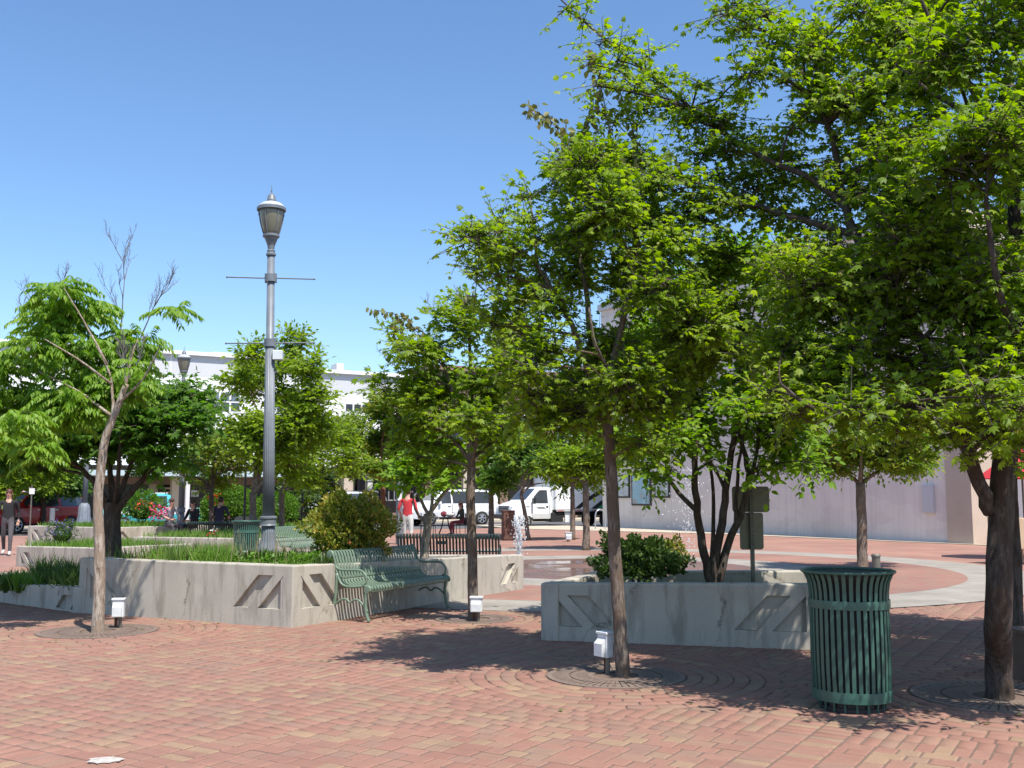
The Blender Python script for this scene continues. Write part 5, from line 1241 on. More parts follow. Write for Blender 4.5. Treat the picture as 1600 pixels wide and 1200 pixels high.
def inpoly_pts(poly, n, rng):
    xs = [p[0] for p in poly]; ys = [p[1] for p in poly]; out = []
    while len(out) < n:
        x, y = rng.uniform(min(xs), max(xs)), rng.uniform(min(ys), max(ys))
        if in_poly(x, y, poly): out.append((x, y))
    return np.array(out)
def shrink(poly, k):
    cx = sum(p[0] for p in poly) / len(poly); cy = sum(p[1] for p in poly) / len(poly); return [(cx + (p[0] - cx) * k, cy + (p[1] - cy) * k) for p in poly]
def zs(co, x, y): return co[0] * x + co[1] * y + co[2]
def grass(label, poly, z, n, hfun, mat='grass', seed=1, w=.011, curve=.35, keep=None, name='grass'):
    rng = np.random.default_rng(seed); xy = inpoly_pts(poly, n, rng)
    if keep is not None: xy = xy[[keep(x, y) for x, y in xy]]
    n = len(xy); h = np.array([hfun(x, y) for x, y in xy]) * (.55 + .8 * rng.random(n))
    zz = np.full(n, z) if np.isscalar(z) else zs(z, xy[:, 0], xy[:, 1])
    P = np.concatenate([xy, zz[:, None]], 1); D = np.array([0, 0, 1.]) + rng.normal(size=(n, 3)) * np.array([curve, curve, .05])
    NR = rng.normal(size=(n, 3)) * np.array([1, 1, .2])
    o = link_mesh(name, leaves_mesh('g', 'blade', P, D, NR, h, (w / h) * (.7 + .6 * rng.random(n))), M[mat]); return tag(o, label, 'grass', None, 'stuff')
def h1(x, y):
    s = 800 + x / y * F
    return .26 if s < 365 else (.10 if s < 500 else .06)
def k1(x, y):
    s = 800 + x / y * F
    return (s > 240 and s < 520) or random.random() < .12
grass('long green grass in the planter round the lamp post', shrink(P1[:2] + [(-1.4, 14.6), (-3.2, 16.9), (-4.6, 17.0)], .95), S1, 11000, lambda x, y: h1(x, y), 'grass', 2, .012, .4, k1)
grass('leafy low growth in front of the lamp foot', shrink([(-4.6, 13.7), (-2.75, 12.75), (-2.2, 13.8), (-3.6, 14.8)], .95), S1, 6000, lambda x, y: .15 if (800 + x / y * F) > 430 else .11, 'grass', 3, .016, .5)
grass('dark strap leaves in the low left planter', shrink(P0, .93), .2, 3000, lambda x, y: .36 if 800 + x / y * F > 70 else .16, 'daylily', 4, .02, .6)
grass('grass in the middle left planter', shrink(P2, .93), .47, 6000, lambda x, y: .22, 'grass', 5, .02, .4)
grass('bright grass in the half-shaded planter', shrink(P3, .93), .38, 3200, lambda x, y: .22, 'grass', 6, .018, .4)
grass('grass in the far planter by the rose bush', shrink(P4, .93), .55, 2500, lambda x, y: .2, 'grass', 7, .03, .4)
grass('grass under the clipped round shrub', shrink(P5, .93), .52, 2500, lambda x, y: .16, 'grass', 8, .03, .4)
grass('low leaves and litter in the right planter', shrink(P6, .9), .42, 1400, lambda x, y: .06, 'daylily', 9, .02, .7)
def tuft(label, p, n, h, mat, seed, r=.12, w=.024):
    rng = np.random.default_rng(seed); root = tag(empty('strap_leaf_plant', p), label, 'plant', 'leafy plants in the left planters')
    a = rng.random(n) * 2 * PI; out = np.stack([np.cos(a), np.sin(a), np.zeros(n)], 1); P = out * r * rng.random((n, 1)) * .6
    hh = h * (.6 + .5 * rng.random(n)); D = out * (.25 + .55 * rng.random((n, 1))) + np.array([0, 0, 1.])
    o = link_mesh('leaves', leaves_mesh('l', 'blade', P, D, out * -.6 + np.array([0, 0, .8]), hh, w / hh), M[mat], root); tag(o, None, None, None, 'stuff')
    mb = MB(); mb.lathe([(.03, -.03), (.035, .01), (.015, .04)], 8); mb.build('crown_base', M['daylily'], root)
for i, (x, y, h, m_, l_) in enumerate([(40, 903, .34, 'grass', 'bright strap-leaved plant at the rim of the low left planter'), (20, 900, .25, 'daylily', 'short strap-leaved plant at the very left edge'), (68, 905, .30, 'grass', 'pale strap-leaved plant left of the leaning trunk'), (95, 905, .42, 'daylily', 'tall dark strap-leaved plant in the low planter'), (120, 908, .46, 'daylily', 'dense dark strap-leaved plant beside the leaning trunk'), (80, 880, .5, 'daylily', 'tall dark plant at the back of the low planter'), (125, 885, .5, 'daylily', 'dark plant in shade behind the leaning trunk')]):
    g = At(x, y, 15.2 if y > 895 else 16.2); tuft(l_, (g.x, g.y - .2, .2), 70, h, m_, 40 + i, .18)
for i, (x, z, h) in enumerate([(205, .49, .22), (228, .49, .2), (250, .49, .18), (198, .49, .25)]):
    g = At(x, 870, 14.3); tuft(['low dark plant by the maple trunk on the planter', 'low dark plant second from the maple trunk', 'low dark plant third from the maple trunk, before the grass', 'low dark plant close against the maple trunk'][i], (g.x, g.y, .62), 40, h, 'daylily', 60 + i, .12, .02)
pv = At(50, 868, 21.5); shrub('lavender_bush', 'violet-flowered lavender bush at the left end of the half-shaded planter', (-10.0, 23.0, .72), (.34, .3, .3), 'leaf_box', .06, 900, 31, 'lance', .38)
flower_head('violet blooms on the lavender bush', (-10.0, 22.85, .85), 'p_purple', 120, .14, .4, .05)

# ---------------------------------------------------------------- vehicles
class Loft:
    """sections: x, [(half width, z) x4 from sill to roof]"""
    def __init__(s, secs): s.secs = sorted(secs, key=lambda q: q[0])
    def at(s, x):
        S = s.secs
        if x <= S[0][0]: return S[0][1]
        for a, b in zip(S, S[1:]):
            if x <= b[0]:
                t = (x - a[0]) / (b[0] - a[0]); return [(p[0] + (q[0] - p[0]) * t, p[1] + (q[1] - p[1]) * t) for p, q in zip(a[1], b[1])]
        return S[-1][1]
    def hw(s, x, z):
        P = s.at(x)
        for a, b in zip(P, P[1:]):
            if z <= b[1]: return a[0] + (b[0] - a[0]) * max(0, (z - a[1])) / max(1e-6, b[1] - a[1])
        return P[-1][0]
    def body(s, mat, parent, name='body'):
        mb = MB(); P = []; n = 0
        for x, pr in s.secs:
            ring = [(x, -w, z) for w, z in pr] + [(x, w, z) for w, z in reversed(pr)]; n = len(ring); P += ring
        m = len(s.secs)
        mb.add(P, [(i * n + k, i * n + (k + 1) % n, (i + 1) * n + (k + 1) % n, (i + 1) * n + k) for i in range(m - 1) for k in range(n)] + [tuple(range(n - 1, -1, -1)), tuple(range((m - 1) * n, m * n))])
        return mb.build(name, mat, parent, bevel=.025)
    def strip(s, name, mat, parent, x0, x1, lo, hi, side, off=.012, n=6):
        mb = MB(); P = []
        for i in range(n + 1):
            x = x0 + (x1 - x0) * i / n
            for j in range(4):
                z = lo(x) + (hi(x) - lo(x)) * j / 3; P.append((x, side * (s.hw(x, z) + off), z))
        mb.add(P, [(i * 4 + j, (i + 1) * 4 + j, (i + 1) * 4 + j + 1, i * 4 + j + 1) for i in range(n) for j in range(3)]); return mb.build(name, mat, parent)
    def screen(s, name, mat, parent, x0, x1, k=.9, off=.012):
        mb = MB(); P = []; n = 4
        for i in range(n + 1):
            x = x0 + (x1 - x0) * i / n; w, z = s.at(x)[-1]
            for j in range(5): P.append((x + off * (1 if x1 > x0 else -1) * .5, w * k * (j / 2 - 1), z + off))
        mb.add(P, [(i * 5 + j, i * 5 + j + 1, (i + 1) * 5 + j + 1, (i + 1) * 5 + j) for i in range(n) for j in range(4)]); return mb.build(name, mat, parent)
def wheel(parent, x, y, r, w=.24):
    e = MB(); sd = 1 if y > 0 else -1
    def ring(prof, n=28):
        mb = MB(); P = []
        for (rr, yy) in prof:
            for k in range(n): P.append((x + rr * math.cos(2 * PI * k / n), y + yy * sd, r + rr * math.sin(2 * PI * k / n)))
        m = len(prof); mb.add(P, [(i * n + k, i * n + (k + 1) % n, (i + 1) * n + (k + 1) % n, (i + 1) * n + k) for i in range(m - 1) for k in range(n)]); return mb
    ty = ring([(r * .62, -w / 2), (r * .93, -w / 2), (r, -w * .35), (r, w * .35), (r * .93, w / 2), (r * .64, w / 2)]).build('wheel', M['tyre'], parent, smooth=True)
    ring([(r * .63, w * .46), (r * .56, w * .49), (r * .5, w * .3), (.01, w * .28)]).build('rim', M['liner'], ty)
    for k in range(6):
        mb = MB(); a = 2 * PI * k / 6; mb.tube([(x + r * .08 * math.cos(a), y + sd * w * .44, r + r * .08 * math.sin(a)), (x + r * .58 * math.cos(a), y + sd * w * .46, r + r * .58 * math.sin(a))], [r * .11, r * .075], 6); mb.build('spoke', M['rim'], ty)
    ring([(r * .62, w * .47), (r * .62, w * .52), (r * .52, w * .50)]).build('rim_edge', M['rim'], ty)
def arch(parent, L, x, r, z, side, dark='liner'):
    mb = MB(); n = 14; P = [(x + r * math.cos(PI * k / n), z + r * math.sin(PI * k / n)) for k in range(n + 1)]
    y = L.hw(x, z + .1) + .006
    V = [(p[0], side * y, p[1]) for p in P]; mb.add(V, [tuple(range(len(V)))]); return mb.build('wheel_arch', M[dark], parent)
def suv(label, loc, rz, paint, k=1.0, group='parked vehicles'):
    root = tag(empty('parked_suv', loc, rz, k), label, 'car', group)
    S = lambda x, zb, wb, zm, wm, zl, wl_, zt, wt: (x, [(wb, zb), (wm, zm), (wl_, zl), (wt, zt)])
    L = Loft([S(-2.62, .55, .82, .8, .92, 1.05, .88, 1.12, .80), S(-2.56, .42, .9, .75, .98, 1.1, .95, 1.55, .78), S(-2.38, .38, .92, .75, 1.0, 1.12, .97, 1.86, .74), S(-1.5, .35, .93, .75, 1.0, 1.13, .98, 1.94, .74), S(.2, .35, .93, .75, 1.0, 1.14, .98, 1.93, .74), S(.70, .35, .93, .75, 1.0, 1.14, .98, 1.87, .72), S(1.38, .35, .93, .75, 1.0, 1.13, .97, 1.27, .80), S(1.9, .35, .93, .75, 1.0, 1.10, .96, 1.2, .82), S(2.4, .38, .92, .75, .98, 1.0, .93, 1.09, .82), S(2.62, .45, .85, .7, .92, .9, .86, .95, .75)])
    L.body(M[paint], root)
    for sd in (-1, 1):
        hi = lambda x: min(1.84, 1.84 - max(0, x - .62) * .86)
        L.strip('window', M['glass'], root, .28, 1.12, lambda x: 1.2, lambda x: max(1.22, hi(x)), sd); L.strip('window', M['glass'], root, -.78, .2, lambda x: 1.2, lambda x: 1.84, sd); L.strip('window', M['glass'], root, -2.25, -.95, lambda x: 1.2, lambda x: 1.82 - max(0, -1.9 - x) * .3, sd)
        for x in (-.86, .24): L.strip('door_seam', M['blackprint'], root, x - .012, x + .012, lambda x: .5, lambda x: 1.15, sd, .006, 1)
        for x in (-.62, .42): 
            mb = MB(); mb.box((x, sd * 1.0, 1.05), (.16, .03, .03)); mb.build('door_handle', M['chrome'], root)
        for x in (-1.52, 1.55): arch(root, L, x, .50, .40, sd); wheel(root, x, sd * .88, .40)
        mb = MB(); mb.box((1.0, sd * 1.08, 1.22), (.14, .16, .16)); mb.build('mirror', M[paint], root, bevel=.03)
        mb = MB(); mb.box((2.5, sd * .68, .86), (.16, .3, .15)); mb.build('headlight', M['lens'], root, bevel=.03)
        mb = MB(); mb.box((-2.57, sd * .82, 1.15), (.08, .16, .4)); mb.build('tail_light', M['redlens'], root, bevel=.02)
        L.strip('sill', M['blackprint'], root, -1.0, 1.0, lambda x: .36, lambda x: .44, sd, .008, 2)
        mb = MB(); mb.tube([(-2.1, sd * .66, 1.98), (.1, sd * .66, 1.98)], .018, 6); mb.build('roof_rail', M['blackprint'], root)
    L.screen('windscreen', M['glass'], root, 1.30, .74); L.screen('rear_window', M['glass'], root, -2.55, -2.4, .85)
    mb = MB(); mb.box((2.57, 0, .82), (.1, .85, .2)); mb.build('grille', M['blackprint'], root, bevel=.02)
    mb = MB(); mb.box((2.58, 0, .52), (.14, 1.6, .2)); mb.build('front_bumper', M[paint], root, bevel=.05)
    mb = MB(); mb.box((-2.6, 0, .58), (.16, 1.7, .2)); mb.build('rear_bumper', M[paint], root, bevel=.05)
    return root
RS = SROT + PI
suv('white SUV parked ahead of the box truck, seen between trees', st(fx(702, 8.2), 8.2, -.10), RS, 'car_white', 1.06)
suv('white car half hidden behind the red-tipped bush, in front of the shops', st(fx(515, 12.4), 12.4, -.10), RS, 'car_silver')
suv('dark red SUV at the far left, second from the edge', st(fx(52, 6.5), 6.5, -.10), RS + .7, 'car_red')
suv('bright red car behind the walking person at the left edge', st(fx(12, 9), 9.2, -.10), RS + 1.0, 'car_red', .92)
# pickup
def pickup(label, loc, rz):
    root = tag(empty('pickup_truck', loc, rz), label, 'car', 'parked vehicles')
    S = lambda x, zb, wb, zm, wm, zl, wl_, zt, wt: (x, [(wb, zb), (wm, zm), (wl_, zl), (wt, zt)])
    L = Loft([S(-2.6, .5, .85, .7, .92, 1.0, .92, 1.06, .9), S(-2.5, .42, .9, .7, .95, 1.04, .95, 1.1, .92), S(-.62, .42, .9, .7, .96, 1.05, .96, 1.11, .92), S(-.6, .42, .9, .7, .96, 1.05, .96, 1.72, .72), S(-.3, .42, .9, .7, .96, 1.06, .96, 1.80, .70), S(.45, .42, .9, .7, .96, 1.06, .96, 1.79, .70), S(.95, .42, .9, .7, .96, 1.06, .95, 1.16, .82), S(2.1, .42, .9, .7, .95, 1.0, .93, 1.1, .84), S(2.45, .46, .88, .7, .92, .94, .88, 1.02, .8), S(2.55, .55, .82, .7, .86, .85, .8, .9, .72)])
    L.body(M['car_teal'], root)
    for sd in (-1, 1):
        L.strip('window', M['glass'], root, -.42, .72, lambda x: 1.14, lambda x: min(1.68, 1.7 - max(0, x - .4) * 1.2), sd)
        L.strip('white_flank', M['car_white'], root, -2.45, 2.4, lambda x: .82, lambda x: .98, sd, .008, 10)
        for x in (-1.6, 1.55): arch(root, L, x, .46, .38, sd); wheel(root, x, sd * .84, .37)
        mb = MB(); mb.ball((2.5, sd * .66, .84), .1, 12, 8, (.5, 1, 1)); mb.build('headlight', M['lens'], root)
        mb = MB(); mb.box((.75, sd * 1.02, 1.18), (.08, .14, .14)); mb.build('mirror', M['chrome'], root, bevel=.02)
        mb = MB(); mb.box((-2.58, sd * .8, .85), (.06, .1, .2)); mb.build('tail_light', M['redlens'], root)
    rf = MB(); rf.box((.05, 0, 1.815), (1.05, 1.36, .04)); rf.build('roof_panel', M['car_white'], root, bevel=.015)
    hd = MB(); hd.add([(1.0, -.78, 1.172), (2.35, -.78, 1.075), (2.35, .78, 1.075), (1.0, .78, 1.172)], [(0, 1, 2, 3)]); hd.build('hood_panel', M['car_white'], root)
    L.screen('windscreen', M['glass'], root, .92, .50); 
    mb = MB(); mb.box((2.54, 0, .76), (.06, 1.1, .2)); mb.build('grille', M['chrome'], root, bevel=.02)
    mb = MB(); mb.box((2.6, 0, .52), (.12, 1.7, .16)); mb.build('front_bumper', M['chrome'], root, bevel=.04)
    mb = MB(); mb.box((-1.55, 0, 1.113), (1.8, 1.5, .01)); mb.build('bed_floor', M['blackprint'], root)
    return root
pickup('turquoise and white old pickup truck seen past the dark maple trunk', st(fx(246, 6.5), 6.5, -.10), RS)
# box truck
def box_truck(label, loc, rz):
    root = tag(empty('box_truck', loc, rz), label, 'truck', 'parked vehicles')
    S = lambda x, zb, wb, zm, wm, zl, wl_, zt, wt: (x, [(wb, zb), (wm, zm), (wl_, zl), (wt, zt)])
    L = Loft([S(.72, .48, .96, .8, 1.0, 1.25, .99, 2.12, .82), S(1.35, .48, .96, .8, 1.0, 1.26, .99, 2.17, .82), S(1.6, .48, .96, .8, 1.0, 1.26, .99, 2.12, .81), S(2.32, .48, .96, .8, 1.0, 1.24, .97, 1.42, .86), S(2.75, .5, .95, .8, .99, 1.16, .95, 1.30, .86), S(3.05, .55, .92, .8, .97, 1.08, .92, 1.18, .84), S(3.14, .6, .85, .8, .9, 1.0, .86, 1.05, .78)])
    L.body(M['car_white'], root, 'cab')
    FRX, RRX = 2.35, -2.75
    for sd in (-1, 1):
        L.strip('window', M['glass'], root, .98, 1.86, lambda x: 1.30, lambda x: min(2.0, 2.0 - max(0, x - 1.45) * .98), sd)
        for x in (.9, 1.95): L.strip('door_seam', M['blackprint'], root, x - .012, x + .012, lambda x: .55, lambda x: 1.24, sd, .006, 1)
        L.strip('lower_panel', M['car_silver'], root, .74, 1.9, lambda x: .5, lambda x: .74, sd, .008, 2)
        for (a, z) in ((1.2, 1.08), (1.12, 1.02)):
            L.strip('door_lettering', M['blackprint'], root, a, a + .5, lambda x, z=z: z, lambda x, z=z: z + .03, sd, .010, 1)
        L.strip('door_handle', M['blackprint'], root, .98, 1.1, lambda x: 1.06, lambda x: 1.16, sd, .012, 1)
        L.strip('emblem', M['blackprint'], root, 2.1, 2.3, lambda x: 1.10, lambda x: 1.14, sd, .012, 1)
        arch(root, L, FRX, .50, .42, sd); wheel(root, FRX, sd * .86, .40); wheel(root, RRX, sd * .92, .40, .3)
        mb = MB(); mb.box((1.95, sd * 1.18, 1.42), (.12, .2, .3)); mb.tube([(1.95, sd * .98, 1.4), (1.95, sd * 1.1, 1.4)], .02, 6); mb.build('mirror', M['blackprint'], root)
        mb = MB(); mb.box((3.02, sd * .74, 1.0), (.2, .32, .26)); mb.build('headlight', M['lens'], root, bevel=.04)
        mb = MB(); mb.box((3.12, sd * .6, .62), (.1, .16, .12)); mb.build('indicator', M['orange'], root)
        # swoosh lettering on the box side
        y = sd * 1.168
        mb = MB(); mb.add([(x, y, z) for x, z in ((-.55, 1.0), (-1.4, 1.62), (-2.5, 2.18), (-3.55, 2.45), (-3.55, 2.2), (-2.5, 1.92), (-1.5, 1.42), (-.9, 1.0))], [tuple(range(8))]); mb.build('swoosh', M['blackprint'], root)
        mb = MB(); mb.add([(x, y * 1.001, z) for x, z in ((-1.6, 1.0), (-2.2, 1.4), (-2.9, 1.72), (-3.55, 1.9), (-3.55, 1.0))], [tuple(range(5))]); mb.build('green_patch', M['blackprint'], root)
        mb = MB(); mb.add([(x, y * 1.003, z) for x, z in ((-2.0, 1.02), (-2.5, 1.35), (-3.05, 1.56), (-3.53, 1.66), (-3.53, 1.02))], [tuple(range(5))]); mb.build('green_patch', M['greenprint'], root)
        mb = MB(); mb.box((-1.85, sd * 1.14, .90), (4.8, .05, .07)); mb.build('side_rail', M['car_silver'], root)
        for k in range(4):
            mb = MB(); mb.box((.3 - k * 1.1, sd * 1.17, .90), (.4, .004, .035)); mb.build('reflector', M['redprint'], root)
        mb = MB(); mb.box((-.25, sd * 1.0, .55), (.42, .12, .55)); mb.build('tool_box', M['white_box'], root, bevel=.02)
        mb = MB(); mb.box((.45, sd * .9, .56), (.75, .3, .5)); mb.build('fuel_tank', M['liner'], root, bevel=.03)
    L.screen('windscreen', M['glass'], root, 2.26, 1.66, .94)
    mb = MB(); mb.box((-1.85, 0, 2.1), (4.9, 2.32, 2.3)); mb.build('cargo_box', M['car_white'], root, bevel=.03)
    mb = MB(); mb.box((-1.75, 0, .75), (5.1, 1.0, .2)); mb.build('chassis', M['liner'], root)
    mb = MB(); mb.box((.66, 0, 1.9), (.12, 1.9, 1.9)); mb.build('bulkhead', M['car_silver'], root)
    mb = MB(); mb.box((3.11, 0, .98), (.1, 1.12, .36)); g = mb.build('grille', M['blackprint'], root, bevel=.02)
    for k in range(3):
        q = MB(); q.box((3.165, 0, .88 + k * .1), (.02, 1.05, .035)); q.build('grille_bar', M['lamp_grey'], g)
    mb = MB(); mb.box((3.16, 0, .6), (.2, 1.9, .24)); mb.build('front_bumper', M['blackprint'], root, bevel=.04)
    return root
box_truck('white box truck with black and green swoosh parked by the pale wall', st(fx(866, 2.6), 2.6, -.10), RS)

# ---------------------------------------------------------------- people
def person(label, loc, rz, joints, cloth, hair='hair', hair_long=False, k=1.0, extra=None):
    """joints: dict of name -> (x, y, z); the person faces -y. cloth: bone -> material key"""
    J = joints
    bones = [('pelvis', 'belly'), ('belly', 'chest'), ('chest', 'neck'), ('neck', 'jaw'), ('jaw', 'crown')]
    rad = {'pelvis': (.15, .115), 'belly': (.135, .10), 'chest': (.155, .105), 'neck': (.055, .055), 'jaw': (.068, .078), 'crown': (.072, .085)}
    for sd in 'LR':
        bones += [('chest', 'sh' + sd), ('sh' + sd, 'el' + sd), ('el' + sd, 'wr' + sd), ('wr' + sd, 'ha' + sd), ('pelvis', 'hip' + sd), ('hip' + sd, 'kn' + sd), ('kn' + sd, 'an' + sd), ('an' + sd, 'to' + sd)]
        rad.update({'sh' + sd: (.062, .062), 'el' + sd: (.042, .042), 'wr' + sd: (.028, .028), 'ha' + sd: (.038, .02), 'hip' + sd: (.092, .092), 'kn' + sd: (.06, .06), 'an' + sd: (.042, .042), 'to' + sd: (.045, .035)})
    names = list(rad); idx = {n: i for i, n in enumerate(names)}
    me = bpy.data.meshes.new('body'); me.from_pydata([J[n] for n in names], [(idx[a], idx[b]) for a, b in bones], []); me.update()
    o = bpy.data.objects.new('body', me); COL.objects.link(o)
    md = o.modifiers.new('s', 'SKIN'); md.use_smooth_shade = True; md.branch_smoothing = .3
    for n in names: me.skin_vertices[0].data[idx[n]].radius = rad[n]; me.skin_vertices[0].data[idx[n]].use_root = (n == 'pelvis')
    sb = o.modifiers.new('d', 'SUBSURF'); sb.levels = 2; sb.render_levels = 2
    dg = bpy.context.evaluated_depsgraph_get(); dg.update(); bm_ = bpy.data.meshes.new_from_object(o.evaluated_get(dg)); bpy.data.objects.remove(o)
    bm_.materials.clear(); mats = []; bl = []
    for (a, b) in bones:
        key = cloth.get((a, b)) or cloth.get(b.rstrip('LR') if b[-1] in 'LR' else b) or 'skin'
        if key not in mats: mats.append(key)
        bl.append((Vector(J[a]).lerp(Vector(J[b]), .6 if (a, b) == ('chest', 'neck') else 0), Vector(J[b]), mats.index(key)))
    for p in bm_.polygons:
        c = p.center; best = None
        for (a, b, m_) in bl:
            ab = b - a; t = max(0, min(1, (c - a).dot(ab) / max(ab.length_squared, 1e-9))); dd = (a + ab * t - c).length
            if best is None or dd < best[0]: best = (dd, m_)
        p.material_index = best[1]
    root = tag(empty('person', loc, rz, k), label, 'person')
    ob = link_mesh('body', bm_, [M[q] for q in mats], root, True)
    c = Vector(J['crown']); j = Vector(J['jaw'])
    hb = MB(); hb.ball((c.x, c.y + .018, c.z - .005), .098, 14, 9, (.88, 1.02, 1.0)); 
    if hair_long: hb.ball((c.x, c.y + .075, c.z - .13), .085, 12, 8, (1.05, .6, 1.9))
    hb.build('hair', M[hair], root, smooth=True)
    fy = min(c.y, j.y) - .088
    for sx in (-1, 1):
        e = MB(); e.ball((c.x + sx * .03, fy + .012, (c.z + j.z) / 2 + .02), .011, 8, 6); e.build('eye', M['blackprint'], root)
        e = MB(); e.ball((c.x + sx * .078, c.y + .005, (c.z + j.z) / 2), .022, 8, 6, (.5, .8, 1.3)); e.build('ear', M['skin'], root)
    e = MB(); e.ball((c.x, fy - .004, (c.z + j.z) / 2 - .005), .016, 8, 6, (.8, 1.1, 1.5)); e.build('nose', M['skin'], root)
    e = MB(); e.box((c.x, fy + .008, j.z - .012), (.045, .012, .01)); e.build('mouth', M['redprint'], root)
    for sd in 'LR':
        w, h = Vector(J['wr' + sd]), Vector(J['ha' + sd]); d = (h - w).normalized(); sid = d.cross(Vector((0, 1, 0.2))).normalized(); mb = MB()
        for i, ln in enumerate((.055, .07, .075, .068)):
            b0 = h + sid * (i - 1.5) * .017; mb.tube([b0 - d * .02, b0 + d * ln * .5, b0 + d * ln * .9 + Vector((0, -.02, -.008))], [.0095, .0085, .006], 6)
        b0 = w + d * .03; mb.tube([b0, b0 + sid * .035 + d * .02, b0 + sid * .045 + d * .05], [.011, .0095, .007], 6); mb.build('fingers', M['skin'], root, smooth=True)
    if extra: extra(root)
    return root
def stand(ax=.24, step=0.0, bend=0.0, hipw=.09):
    J = {'pelvis': (0, 0, .95), 'belly': (0, 0, 1.12), 'chest': (0, 0, 1.33), 'neck': (0, 0, 1.5), 'jaw': (0, -.03, 1.59), 'crown': (0, -.02, 1.67)}
    for sd, s_ in (('L', 1), ('R', -1)):
        f = step * s_
        J.update({'sh' + sd: (s_ * .18, 0, 1.42), 'el' + sd: (s_ * ax, .03 + f * .25, 1.15), 'wr' + sd: (s_ * (ax + .0), -.06 + f * .5 - bend, .92 + bend * .8), 'ha' + sd: (s_ * (ax - .01), -.09 + f * .5 - bend * 1.2, .83 + bend * .8),
                  'hip' + sd: (s_ * hipw, 0, .88), 'kn' + sd: (s_ * .10, -.04 - f * .45, .49), 'an' + sd: (s_ * .10, -f * .7 + (.12 if f < 0 else 0), .09 + (.05 if f < 0 else 0)), 'to' + sd: (s_ * .11, -f * .7 - .15 + (.08 if f < 0 else 0), .035 + (.0 if f >= 0 else .01))})
    return J
def sit(seat=.46, arm='lap'):
    J = {'pelvis': (0, 0, seat + .1), 'belly': (0, .0, seat + .27), 'chest': (0, -.03, seat + .48), 'neck': (0, -.05, seat + .64), 'jaw': (0, -.09, seat + .72), 'crown': (0, -.08, seat + .80)}
    for sd, s_ in (('L', 1), ('R', -1)):
        J.update({'sh' + sd: (s_ * .18, -.03, seat + .57), 'el' + sd: (s_ * .25, -.10, seat + .32), 'wr' + sd: (s_ * .14, -.30, seat + .24), 'ha' + sd: (s_ * .09, -.37, seat + .24),
                  'hip' + sd: (s_ * .10, -.02, seat + .08), 'kn' + sd: (s_ * .14, -.44, seat + .06), 'an' + sd: (s_ * .13, -.42, .09), 'to' + sd: (s_ * .14, -.57, .04)})
    return J
def outfit(top, legs, shoes='c_black', sleeve='short', shorts=False):
    d = {'belly': top, 'chest': top, 'sh': top, 'el': top, 'hip': legs, 'kn': legs, 'to': shoes, 'an': 'skin' if shorts else legs}
    if sleeve == 'long': d['wr'] = top
    return d
pw = G(14, 866); person('person in black with grey trousers walking past at the left edge', (At(12, 820, 27.5).x, 27.5, 0), .35, stand(.25, .30, .02), dict(outfit('c_black', 'c_grey', 'c_white', 'long')), 'hair_red', True)
person('person in a red shirt and pale shorts standing beyond the dark bench', (At(637, 800, 30).x, 30, 0), PI - .2, stand(.26, .05, .12, .10), outfit('c_red', 'c_white', 'c_white', 'short', True), 'hair', k=1.03)
person('person in dark top and maroon trousers seated at the black table', (At(722, 815, 41.6).x, 41.6, 0), -1.15, sit(.46), outfit('c_olive', 'c_maroon', 'c_black', 'long'), 'hair_red', True)
person('person in pale grey seated on the far planter edge beside the magenta flowers', (At(266, 810, 31.4).x, 31.35, .16), .9, sit(.46), outfit('c_lilac', 'c_grey'), 'hair')
person('person in black seated just right of the farther lamp post', (At(297, 810, 31.2).x, 31.6, .12), -.5, sit(.46), outfit('c_black', 'c_black', 'c_black', 'long'), 'hair', True)
person('person in a navy shirt seated on the planter edge before the orange flowers', (At(337, 810, 31.8).x, 32.2, .12), 2.9, sit(.48), outfit('c_navy', 'c_grey'), 'hair', k=1.05)

# ---------------------------------------------------------------- table, chairs and street furniture
tp_ = (At(696, 815, 42).x, 42.0, 0)
tb = tag(empty('cafe_table', tp_), 'round black metal table beyond the dark bench', 'table')
MB().lathe([(.50, .70), (.53, .705), (.53, .725), (.50, .73)], 36).build('tabletop', M['black'], tb)
for k in range(4):
    q = PI / 4 + k * PI / 2; mb = MB(); mb.tube(smooth_path([(.12 * math.cos(q), .12 * math.sin(q), .7), (.2 * math.cos(q), .2 * math.sin(q), .35), (.38 * math.cos(q), .38 * math.sin(q), .02)], 3), .018, 6); mb.build('leg', M['black'], tb)
def chair(label, loc, rz, first=None):
    if first is not None:
        o = copy_tree(first); o.location = loc; o.rotation_euler.z = rz; o['label'] = label; return o
    root = tag(empty('metal_chair', loc, rz), label, 'chair', 'black chairs around the cafe table')
    mb = MB(); mb.box((0, 0, .44), (.42, .42, .02)); mb.build('seat', M['black'], root, bevel=.006)
    for sx in (-1, 1):
        for sy in (-1, 1):
            mb = MB(); mb.tube([(sx * .19, sy * .19, 0), (sx * .19, sy * .19, .44 if sy < 0 else .86)], .014, 6); mb.build('leg', M['black'], root)
    for k in range(5):
        mb = MB(); mb.box((-.14 + k * .07, .19, .65), (.02, .012, .38)); mb.build('back_slat', M['black'], root)
    mb = MB(); mb.box((0, .19, .85), (.42, .025, .04)); mb.build('top_rail', M['black'], root)
    return root
c0 = chair('black chair at the near left of the cafe table', (At(672, 820, 41.2).x, 41.0, 0), .3)
chair('black chair at the far left of the cafe table', (At(664, 820, 42.6).x, 42.9, 0), 1.6, c0)
chair('black chair under the seated person at the cafe table', (At(722, 815, 41.6).x + .02, 41.6, 0), -1.15, c0)
bgp = (tp_[0] + .1, tp_[1] - .1, .73); bg_ = tag(empty('shopping_bag', bgp), 'white and maroon bag lying on the cafe table', 'bag')
mb = MB(); mb.ball((.1, 0, .10), .17, 12, 8, (1.2, .7, .6)); mb.build('body', M['c_white'], bg_, smooth=True)
